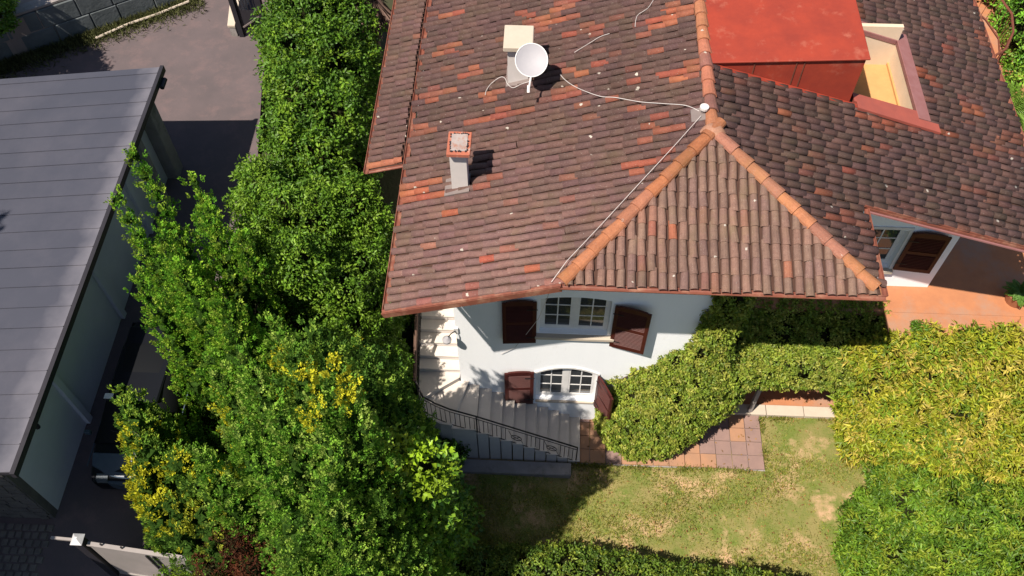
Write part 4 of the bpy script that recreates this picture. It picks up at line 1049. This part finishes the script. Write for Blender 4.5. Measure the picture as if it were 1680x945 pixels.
# --- golden conifer bottom left
t3 = empty('conifer', (-7.0,6.6,-.4), 'yellow green conifer with golden lower edge beside the parked car', 'conifer tree')
bl_ = []
for (px_, zt_, rt) in [((200,640),3.4,.3),((225,690),3.5,.42),((245,740),3.4,.45),((290,760),3.6,.5),((235,800),3.0,.4),((280,830),3.0,.45),((330,850),3.0,.45),((330,790),3.6,.45),((225,770),3.2,.38),((250,840),2.9,.4),((300,890),2.6,.4),((350,900),2.6,.4),((205,670),3.3,.32),((215,725),3.3,.35)]:
    tp = np.array(ctr(*px_, zt_)); bl_ += chain(tp+np.array((.1,.1,-3.2)), tp, rt*2.0, rt*.55, 5)
gd = [surf(x, y, bl_, r_, g_) for x, y, r_, g_ in ((215,785,.34,GOLD),(225,815,.34,GOLD),(238,842,.34,GOLD),(270,855,.3,GOLD),(300,850,.26,(.42,.44,.04)),(330,860,.26,(.34,.40,.04)),(172,645,.16,GOLD),(188,680,.2,GOLD),(203,715,.2,GOLD),(275,748,.22,GOLD),(295,725,.18,GOLD),(310,770,.15,GOLD),(350,870,.3,(.30,.34,.04)),(255,695,.1,GOLD))]
crown('crown', t3, bl_, 8000, .085, 15, .058, .036, [(.17,.32,.04),(.26,.38,.045),(.13,.25,.04)], 'plume', lm2, depth=.12, gold=gd, upw=.3)
trunk(t3, (-6.8,6.9,-1.0), (-6.9,6.7,2.6), .12, [])
# --- red brown shrub
t4 = empty('shrub', (-5.7,5.6,-1.5), 'reddish brown twiggy shrub at the bottom of the left trees', 'shrub')
bl_ = [(*ctr(395,890,2.2),.45,.45,.6),(*ctr(420,925,2.0),.4,.4,.5),(*ctr(360,930,1.8),.4,.4,.5)]
crown('crown', t4, bl_, 420, .13, 18, .08, .02, [(.09,.03,.018),(.06,.025,.015),(.12,.04,.02),(.05,.05,.02)], 'broad', lm2, depth=.15)
trunk(t4, (-5.5,5.6,-1.6), (-5.5,5.5,2), .07, [])
# --- tall dark evergreen, front centre (casts the lawn shadow)
t5 = empty('broadleaf_tree', (-2.9,5.6,G), 'tall dark green tree beside the staircase casting its shadow on the lawn', 'tree')
bl_ = []
for (px_, py_, zt_, rt) in [(600,740,5.3,.55),(560,800,5.4,.6),(510,850,5.0,.55),(620,820,5.0,.5),(560,880,4.6,.5),(480,920,4.4,.5),(640,760,4.6,.5),(600,900,3.4,.5),(530,940,3.4,.5),(587,560,4.3,.36),(575,650,4.9,.45),(650,670,3.2,.42),(622,625,3.8,.4)]:
    tp = np.array(ctr(px_, py_, zt_)); bs = tp+np.array((0,.1,-5.2)); bl_ += chain(bs, tp, rt*1.6, rt*.35, 5)
for tp, rt in (((-3.1,6.5,6.1),.5),((-2.6,7.05,4.9),.42),((-3.7,6.9,6.4),.5),((-2.9,6.0,6.6),.4),((-2.75,7.2,6.0),.45),((-3.3,7.1,6.8),.42),((-2.3,7.4,4.9),.35)):
    tp = np.array(tp); bl_ += chain(tp-np.array((0,-.1,4.5)), tp, rt*1.7, rt*.5, 5)
bl_ = clear_sun(bl_, LIT)
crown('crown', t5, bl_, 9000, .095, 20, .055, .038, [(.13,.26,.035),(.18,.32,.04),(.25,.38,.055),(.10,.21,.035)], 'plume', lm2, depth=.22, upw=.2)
t5b = empty('broadleaf_tree', (-1.9,6.6,G), 'loose vine covered broadleaf tree between the conifers and the lawn', 'tree')
bl2 = [(*ctr(650,745,4.4),.45,.45,.6),(*ctr(700,762,4.2),.42,.42,.7),(*ctr(640,800,3.4),.45,.4,.6),(*ctr(668,728,3.2),.34,.34,.5),(*ctr(680,850,2.2),.5,.45,.7),(*ctr(630,880,2.4),.45,.4,.6),(*ctr(730,820,1.0),.45,.4,.6),(*ctr(620,700,3.6),.4,.4,.5),(*ctr(590,650,2.6),.45,.5,.6),(*ctr(700,900,.6),.5,.4,.6)]
bl2 += [(b[0],b[1]+.1,b[2]-1.5,b[3]*1.1,b[4]*1.1,1.2) for b in bl2]
gd = [surf(x, y, bl2, r_, g_) for x, y, r_, g_ in ((630,730,.25,(.34,.44,.03)),(655,765,.25,(.36,.42,.03)),(630,695,.15,(.5,.42,.03)),(700,800,.3,(.22,.34,.02)),(633,805,.13,(.6,.52,.03)),(700,740,.2,(.25,.4,.02)))]
crown('crown', t5b, bl2, 1500, .16, 15, .11, .075, [(.08,.18,.02),(.12,.24,.022),(.055,.13,.02),(.16,.28,.025)], 'broad', lm, depth=.3, gold=gd)
bl_ = bl_[::6]
trunk(t5b, (-1.9,6.5,G), (-2.0,6.4,2.4), .14, [b[:3] for b in bl2[:8:2]])
trunk(t5, (-3.2,5.6,G), (-3.0,5.6,4.0), .22, [b[:3] for b in bl_[:8:2]])
# --- laurel row along the driveway (top)
t6 = empty('broadleaf_tree', (-6.3,17,0), 'tall column of glossy laurel between the driveway and the house', 'tree')
bl_ = []
for (x, y, z, r_) in [(505,30,3.2,.85),(480,100,3.2,.75),(540,110,3.0,.8),(500,170,3.0,.8),(560,190,2.8,.65),(480,230,2.8,.65),(530,250,2.6,.65),(570,40,3.0,.7),(470,290,2.4,.45),(520,-40,3.4,.9),(590,110,2.6,.5),(450,50,2.6,.45)]:
    bl_.append((*ctr(x, y, z), r_, r_, r_*1.5)); c_ = ctr(x, y, z); bl_.append((c_[0], c_[1], 1.1, r_*.95, r_*.95, 1.3))
crown('crown', t6, bl_, 4800, .16, 20, .10, .052, GR_M, 'broad', lm, depth=.3)
trunk(t6, (-6.2,17,-.1), (-6.2,17,2.6), .15, [b[:3] for b in bl_[:8:3]])
# --- bright broadleaf group mid
t7 = empty('broadleaf_tree', (-5.0,12.6,-.6), 'bright green leafy tree in front of the lower roof corner', 'tree')
bl_ = []
for (x, y, z, r_) in [(430,310,2.9,.5),(470,350,2.9,.6),(520,350,2.8,.6),(580,340,2.6,.55),(610,370,2.2,.45),(540,410,3.0,.6),(590,430,1.9,.5),(490,430,3.0,.55),(560,480,2.0,.5),(610,500,1.0,.45),(590,560,1.4,.5),(415,290,2.4,.3),(645,590,-.3,.35),(640,430,.8,.3),(520,540,2.6,.6),(630,440,.9,.35),(405,335,2.0,.35),(412,400,2.6,.4)]:
    bl_.append((*ctr(x, y, z), r_, r_, r_*1.4)); c_ = ctr(x, y, z); bl_.append((c_[0]+.1, c_[1]+.1, z-1.8, r_*.9, r_*.9, 1.4))
bl_ = clear_sun(bl_, LIT)
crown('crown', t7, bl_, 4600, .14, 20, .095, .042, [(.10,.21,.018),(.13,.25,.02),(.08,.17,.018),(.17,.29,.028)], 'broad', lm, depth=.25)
trunk(t7, (-4.8,12.2,-1), (-4.8,12.2,2.2), .14, [b[:3] for b in bl_[:12:3]])
# climbing ivy between the trees and the stair rail
t8 = empty('shrub', (-3.5,10.5,-2), 'small leaved dark shrub against the outer side of the stair rail', 'shrub')
bl_ = [(*ctr(645,640,-.4),.42,.6,1.0),(*ctr(650,560,.4),.4,.6,1.2),(*ctr(680,715,-2.4),.45,.4,.7),(*ctr(740,745,-3.0),.3,.25,.4),(*ctr(655,700,-1.2),.4,.45,.8)]
bl_ = clear_sun(bl_, LIT)
crown('crown', t8, bl_, 650, .16, 18, .10, .05, [(.04,.10,.018),(.06,.13,.02),(.09,.17,.02)], 'broad', lm, depth=.2)
# --- vine mass over the lower patio
t9 = empty('climbing_vine', (5.2,11.2,G), 'clipped vine hedge under the front eave hanging over the lower patio', 'hedge')
bl_ = []
for x in np.arange(4.3, 9.0, .42):
    y_ = 11.9 if x < 7.6 else 11.8
    bl_.append((x, y_, -.75, .5, .85, .62)); bl_.append((x, 11.25, -1.0, .45, .45, .6))
    if x < 8.2: bl_.append((x, 12.5, -.45, .5, .6, .5))
crown('crown', t9, bl_, 4200, .095, 22, .07, .042, GR_H, 'broad', lm, depth=.10)
pm = MB()
for x in (5.75, 8.2): pm.box(x-.05, x+.05, 11.35, 11.45, G, -1.0)
pm.box(4.3, 9, 11.3, 11.4, -1.3, -1.2); pm.box(4.3, 9, 12.7, 12.8, -1.3, -1.2); pm.build('pergola_frame', m_conc, t9)
t10 = empty('laurel_bush', (3.2,10.6,G), 'rounded yellow green bush spilling down from the wall to the stair foot', 'bush')
bl_ = [(3.9,11.0,-.6,.85,.75,.85),(3.4,10.85,-1.4,.95,.75,.95),(4.6,11.1,-.9,.75,.6,.8),(2.85,10.7,-2.2,.9,.75,.95),(3.9,10.75,-1.9,.9,.6,.9),(2.5,10.55,-2.9,.8,.75,.9),(3.1,10.35,-2.9,.8,.6,.9),(4.5,11.0,-1.9,.6,.5,.8),(3.7,10.5,-2.7,.6,.45,.8),(2.2,10.75,-3.0,.55,.6,.8),(3.95,10.85,.35,.5,.3,.7),(3.98,10.85,1.3,.38,.22,.8),(4.1,10.85,2.3,.35,.2,.8),(3.45,10.85,-.35,.5,.3,.5),(4.3,11.9,-.35,.9,.9,.6),(2.75,10.2,-3.4,.6,.35,.4)]
crown('crown', t10, bl_, 3600, .095, 24, .075, .045, GR_H, 'broad', lm, depth=.10)
trunk(t10, (3.0,10.6,G), (3.4,10.8,-1.2), .07, [])
t11 = empty('climbing_vine', (1.9,10.9,G), 'thin ivy strand beside the arched lower window', 'vine')
bl_ = [(1.95,10.93,-1.75,.25,.09,.28),(2.2,10.93,-1.35,.3,.09,.2),(2.45,10.93,-1.0,.2,.08,.2)]
crown('leaves', t11, bl_, 70, .08, 14, .08, .05, GR_H, 'broad', lm, depth=.03, core=False)
MB().tube([(1.8,10.97,G),(1.9,10.96,-2.6),(2.1,10.96,-1.4),(2.5,10.96,-.9)], .02, 6).build('stem', m_bark, t11)
# --- right bushes
t12 = empty('laurel_bush', (10,10.6,G), 'huge yellow green laurel bush below the right terrace', 'bush')
bl_ = []
for (x, y, z, r_) in [(1440,640,-1.4,.85),(1490,590,-1.0,.85),(1560,600,-.7,1.0),(1640,600,-.6,1.0),(1420,700,-2.0,.6),(1500,690,-1.2,.95),(1590,690,-.8,1.1),(1670,690,-.8,1.0),(1570,730,-1.3,.7),(1660,740,-1.1,.75),(1430,600,-1.3,.45),(1425,650,-2.0,.45),(1720,640,-.8,1.0),(1470,582,-.1,.45),(1525,575,-.05,.5),(1590,572,-.05,.5),(1655,572,-.1,.55),(1425,590,-.25,.4)]:
    c_ = ctr(x, y, z); bl_.append((*c_, r_, r_*.9, r_*.8)); bl_.append((c_[0]+.3, c_[1]+.15, (z+G)/2, r_*.75, r_*.75, 1.2))
crown('crown', t12, bl_, 5400, .17, 24, .15, .045, GR_Y, 'broad', lm, depth=.2)
trunk(t12, (9.8,10.5,G), (9.9,10.5,-1.4), .1, [])
t13 = empty('laurel_bush', (9.4,7.6,G), 'mid green bush in the lower right corner in front of the yellow one', 'bush')
bl_ = []
for (x, y, z, r_) in [(1440,850,-2.2,.7),(1500,830,-1.8,.8),(1580,850,-1.6,.9),(1660,860,-1.6,.9),(1420,910,-2.6,.6),(1480,930,-2.2,.8),(1580,930,-1.8,.9),(1680,930,-1.7,.9),(1455,790,-2.8,.4),(1530,980,-2,.8),(1640,990,-1.8,.9),(1415,880,-2.7,.4),(1500,810,-2.3,.5)]:
    c_ = ctr(x, y, z); bl_.append((*c_, r_, r_*.9, r_*.8)); bl_.append((c_[0]+.3, c_[1]+.1, (z+G)/2, r_*.75, r_*.75, .9))
crown('crown', t13, bl_, 4600, .16, 22, .13, .040, [(.13,.235,.02),(.17,.26,.022),(.095,.19,.018),(.22,.28,.028),(.07,.14,.016)], 'broad', lm, depth=.2)
trunk(t13, (9.3,7.6,G), (9.3,7.6,-2), .1, [])
# --- bottom hedge
t14 = empty('hedge', (2.2,6.2,G), 'dense dark hedge along the bottom of the lawn', 'hedge')
bl_ = []
for x in np.arange(-2.6, 6.3, .5):
    yy = 6.35+.25*math.sin((x+2)*.6) if x < 4.6 else 6.35-.22*(x-4.6)
    bl_.append((x, yy, -3.0, .55, .62, .75+random.uniform(-.05,.08))); bl_.append((x, yy-.9, -3.0, .6, .7, .75))
crown('crown', t14, bl_, 3600, .11, 20, .08, .04, [(.10,.17,.02),(.14,.21,.025),(.07,.13,.02),(.19,.24,.03)], 'broad', lm, depth=.15)
# --- terrace plants
def palm(name, label, cat, base, n, ln, pal, h=.3):
    t = empty(name, base, label, cat); base = np.array(base); st_ = MB().tube([base, base+np.array((0,0,h))], .07, 8).build('stem', m_bark, t)
    P_=[];N_2=[];A_2=[];L_2=[];W_2=[];C_2=[]
    for i in range(n):
        az = 2*math.pi*i/n+random.uniform(-.2,.2); el = random.uniform(.3,1.1); l_ = ln*random.uniform(.7,1.1)
        for k_ in range(26):
            u = k_/26; r_ = l_*u*math.cos(el*(1-u*.5)); z = h+l_*u*math.sin(el)-l_*.55*u*u
            c_ = base+np.array((r_*math.cos(az), r_*math.sin(az), z))
            for s in (-1,1):
                dv = np.array((-math.sin(az)*s+.6*math.cos(az), math.cos(az)*s+.6*math.sin(az), -.15)); P_.append(c_); A_2.append(dv/np.linalg.norm(dv)); N_2.append((0,0,1)); L_2.append(.24*ln*math.sin(math.pi*(u*.85+.12))); W_2.append(.03); C_2.append(np.array(random.choice(pal))*random.uniform(.8,1.2))
    V, F, C = leaves(np.array(P_), np.array(N_2,float), np.array(A_2), np.array(L_2), np.array(W_2), np.array(C_2)); np_mesh('fronds', V, F, lm, C, t); return t
palm('palm', 'green feathery palm right of the roof gutter', 'palm', (12.6,18.6,0), 16, 1.3, [(.12,.22,.03),(.16,.27,.04)], .5)
palm('palm', 'low green palm below the feathery one at the right edge', 'palm', (12.9,16.9,0), 14, 1.1, [(.10,.2,.03),(.15,.25,.04)], .3)
palm('potted_fern', 'small leafy fern on the orange terrace at the right edge', 'plant', (11.45,12.75,.05), 22, .42, [(.08,.18,.03),(.12,.22,.04),(.10,.20,.03)], .28)
MB().tube([(11.45,12.75,0),(11.45,12.75,.3)], .22, 14, r1=.28).build('pot', m_potg, bpy.data.objects['potted_fern'])
t15 = empty('shrub', (14.6,21.5,0), 'dark green tree at the top right corner beyond the balcony', 'tree')
bl_ = [(13.9,21.5,1.0,1.1,1.2,1.3),(15.2,20.5,.9,1.2,1.2,1.2),(14.6,23.2,1.2,1.4,1.2,1.3),(13.4,24.6,1.0,1.2,1.2,1.1),(13.2,19.9,.3,.5,.5,.5)]
crown('crown', t15, bl_, 1100, .2, 20, .12, .06, GR_D+GR_M, 'broad', lm, depth=.3)
t16 = empty('shrub', (13.8,17,0), 'low shrubs and weeds right of the house below the palms', 'shrub')
bl_ = [(13.6,18.2,.1,.8,1.2,.4),(13.2,15.8,.1,.6,1.0,.35),(13.0,14.3,.1,.5,.8,.4)]
crown('crown', t16, bl_, 500, .15, 18, .1, .05, [(.2,.26,.04),(.14,.22,.04),(.24,.24,.06)], 'broad', lm, depth=.1)
# sprig by the terrace edge
t17 = empty('shrub', (9.3,11.9,-1), 'small upright sprig standing above the yellow bush at the terrace edge', 'shrub')
bl_ = [(*ctr(1508,545,-.1),.16,.16,.4),(*ctr(1475,560,-.1),.12,.12,.25)]
crown('crown', t17, bl_, 60, .1, 16, .1, .035, GR_M, 'broad', lm, depth=.05, core=False)
# unseen tree past the left edge, placed so its shade reaches the drive
t18 = empty('offscreen_tree', (-17.2,16.8,0), 'green tree out of view left of the driveway, placed for its shade', 'tree')
bl_ = [(-16.9,17.0,5.0,1.3,1.2,1.2),(-16.1,17.9,4.8,.8,.8,.8),(-18.2,17.3,5.2,1.2,1.2,1.2),(-15.9,17.2,5.4,.7,.7,.7)]
crown('crown', t18, bl_, 1300, .22, 18, .13, .07, GR_M, 'broad', lm, depth=.4)
trunk(t18, (-17.2,16.8,0), (-17.0,17.0,5), .16, [b[:3] for b in bl_])
t18b = empty('shrub', (-16.9,22.6,1.2), 'leafy roadside shrub at the very top left corner of the picture', 'shrub')
bl_ = [(*ctr(-10,25,2.0),.45,.45,.4),(*ctr(-30,-10,2.2),.8,.8,.6),(*ctr(-60,30,2.2),.8,.8,.6)]
crown('crown', t18b, bl_, 500, .15, 16, .12, .06, GR_M, 'broad', lm, depth=.2)
# tall cypress and neighbour's house, outside the picture, whose shadows fall into it
t19 = empty('cypress', (-16.4,7.7,0), 'tall cypress behind the garage whose tip shades the edge of the sheet roof', 'tree')
bl_ = chain((-16.3,7.8,1.5),(-16.25,7.7,12.3),1.0,.35,9)
crown('crown', t19, bl_, 1100, .2, 18, .14, .06, GR_D, 'plume', lm2, depth=.2, upw=.4)
trunk(t19, (-16.4,7.7,0), (-16.3,7.7,10), .16, [])
nb = empty('neighbour_house', (-14,0,0), 'plain rendered house beside the driveway gate, just outside the picture', 'house')
MB().box(-20, -10.85, -8, 4.4, -.1, 6.7).build('wall', m_wall, nb)
MB().hexa([(-20.4,-8.4,6.7),(-10.74,-8.4,6.7),(-10.74,4.5,6.7),(-20.4,4.5,6.7),(-16,-4.5,8.6),(-15,-4.5,8.6),(-15,.5,8.6),(-16,.5,8.6)]).build('roof', m_deck, nb)
# dry palm fronds at the top
t20 = empty('dry_palm', (-4.9,18.8,0), 'dry pinkish palm fronds hanging by the left gutter', 'palm')
P_=[];A_2=[];L_2=[]
for i in range(420):
    a = random.uniform(0,2*math.pi); b0 = np.array((-4.55+.25*math.cos(a)*random.random(), 19.0+.2*math.sin(a), 3.5-random.random()*.3))
    dv = np.array((.8*math.cos(a), .8*math.sin(a)-.25, -.9-random.random())); P_.append(b0); A_2.append(dv/np.linalg.norm(dv)); L_2.append(random.uniform(.5,1.1))
V, F, C = leaves(np.array(P_), unit(420), np.array(A_2), np.array(L_2), np.full(420,.022), np.array([(.26,.17,.14)])*rng.uniform(.6,1.2,420)[:,None]); np_mesh('fronds', V, F, lm, C, t20)
MB().tube([(-4.55,19.0,0),(-4.55,19.0,3.5)], .14, 8).build('trunk', m_bark, t20)

# --- wrought iron balcony at right
bal_ = empty('balcony', (10.8,18.4,3), 'rusty curved wrought iron balcony beyond the right gutter', 'balcony')
MB().prism([(10.2,17.2),(10.75,17.3),(11.25,18.2),(11.3,18.9),(10.95,19.8),(10.2,20.3)], 2.85, 2.95).build('floor', m_terra, bal_)
cv = [(10.35,17.0),(10.8,17.35),(11.12,17.95),(11.25,18.6),(11.1,19.3),(10.75,19.9),(10.4,20.2)]
MB().tube([(x,y,3.75) for x,y in cv], .03, 6).build('handrail', m_rust, bal_); MB().tube([(x,y,3.0) for x,y in cv], .02, 5).build('bottom_rail', m_rust, bal_)
bb = MB()
for i in range(len(cv)-1):
    for k_ in range(4):
        u = k_/4; x = cv[i][0]+(cv[i+1][0]-cv[i][0])*u; y = cv[i][1]+(cv[i+1][1]-cv[i][1])*u
        bb.tube([(x,y,3.0),(x+.05,y+.05,3.25),(x-.05,y-.04,3.5),(x,y,3.75)], .011, 4)
bb.build('scrollwork', m_rust, bal_)
tag(MB().tube([(11.1,17.0,0),(11.1,17.0,2.2)], .06, 8).build('downpipe', m_conclt), 'pale pipe standing beside the balcony at the right edge', 'pipe')

# --- grass
n = 110000
X = rng.uniform(-2.0,9.5,n); Y_ = rng.uniform(5.5,11.3,n)
dens = np.sin(X*1.9+Y_*1.1)+np.sin(X*.7-Y_*2.3+1)+np.sin(X*3.7+Y_*2.9)*.6
keep = (dens+rng.normal(size=n)*1.1 > -.9) & ~((X > 1.0) & (X < 6.02) & (Y_ > 9.72)) & (Y_ < 11.3-(X<3.2)*1.6)
bare = ((X-7.3)**2+(Y_-8.6)**2 < .9) | ((X-7.5)**2*.5+(Y_-10.7)**2 < .35); keep &= ~(bare & (rng.random(n) < .75))
X, Y_ = X[keep], Y_[keep]; n = len(X)
Pg = np.stack([X, Y_, np.full(n, G-.01)], 1); ax = unit(n)*.75+np.array([0,0,.9]); ax /= np.linalg.norm(ax,axis=1)[:,None]
pal = np.array([(.32,.33,.05),(.24,.30,.04),(.42,.35,.09),(.52,.41,.18),(.18,.25,.035)]); col = pal[rng.choice(5,n,p=[.3,.25,.2,.1,.15])]*rng.uniform(.7,1.25,n)[:,None]
V, F, C = leaves(Pg, unit(n), ax, rng.uniform(.04,.12,n), rng.uniform(.008,.018,n), col)
tag(np_mesh('grass', V, F, lm3, C), kind='stuff')
n = 5200
e1 = np.stack([rng.uniform(1.0,6.1,n//2), 9.72+rng.normal(size=n//2)*.035], 1); e2 = np.stack([6.03+rng.normal(size=n//4)*.04, rng.uniform(9.7,11.3,n//4)], 1); e3 = np.stack([rng.uniform(6.0,8.6,n//4), 11.26+rng.normal(size=n//4)*.03], 1)
E_ = np.concatenate([e1,e2,e3]); n = len(E_); E_ = E_[np.sin(E_[:,0]*5)+np.sin(E_[:,1]*7+E_[:,0]*2)+rng.normal(size=n)*.6 > -.2]; n = len(E_)
Pg = np.stack([E_[:,0], E_[:,1], np.full(n, G-.01)], 1); ax = unit(n)*.8+np.array([0,0,.8]); ax /= np.linalg.norm(ax,axis=1)[:,None]
col = pal[rng.choice(5,n)]*rng.uniform(.6,1.1,n)[:,None]; V, F, C = leaves(Pg, unit(n), ax, rng.uniform(.08,.17,n), rng.uniform(.01,.022,n), col)
tag(np_mesh('grass_tufts', V, F, lm3, C), kind='stuff')
n = 420; Pg = np.stack([rng.uniform(.5,9,n), rng.uniform(7.2,11.9,n), np.full(n, G+.075)], 1); ax = unit(n); ax[:,2] *= .15; ax /= np.linalg.norm(ax,axis=1)[:,None]
nz_ = unit(n)*.2+np.array([0,0,1.]); V, F, C = leaves(Pg, nz_, ax, rng.uniform(.05,.10,n), rng.uniform(.025,.045,n), np.array([(.30,.17,.06)])*rng.uniform(.4,1.5,n)[:,None]); tag(np_mesh('fallen_leaves', V, F, lm3, C), kind='stuff')
# weeds below the retaining wall
n = 9000; tpar = rng.uniform(0,Lw,n); off = np.abs(rng.normal(size=n))*.32+.08
Pg = np.array(A_)[None]+np.array(dd)[None]*tpar[:,None]+np.array(nn)[None]*off[:,None]; ax = unit(n)*.8+np.array([0,0,.8]); ax /= np.linalg.norm(ax,axis=1)[:,None]
col = np.array([(.10,.11,.04)])*rng.uniform(.5,1.6,n)[:,None]*np.array([(1,1,1)])
V, F, C = leaves(Pg, unit(n), ax, rng.uniform(.08,.28,n), rng.uniform(.01,.03,n), col)
tag(np_mesh('weeds', V, F, lm3, C), kind='stuff')

for o in list(COL.objects):
    if o.parent is None:
        if o.get('category') == 'conifer tree': o['group'] = 'conifers beside the driveway'
        elif o.get('category') == 'cable': o['group'] = 'white cables on the tile roof'
        elif o.name.startswith('laurel_bush'): o['group'] = 'laurel bushes around the lawn'
        elif o.name.startswith('palm'): o['group'] = 'palms right of the house'
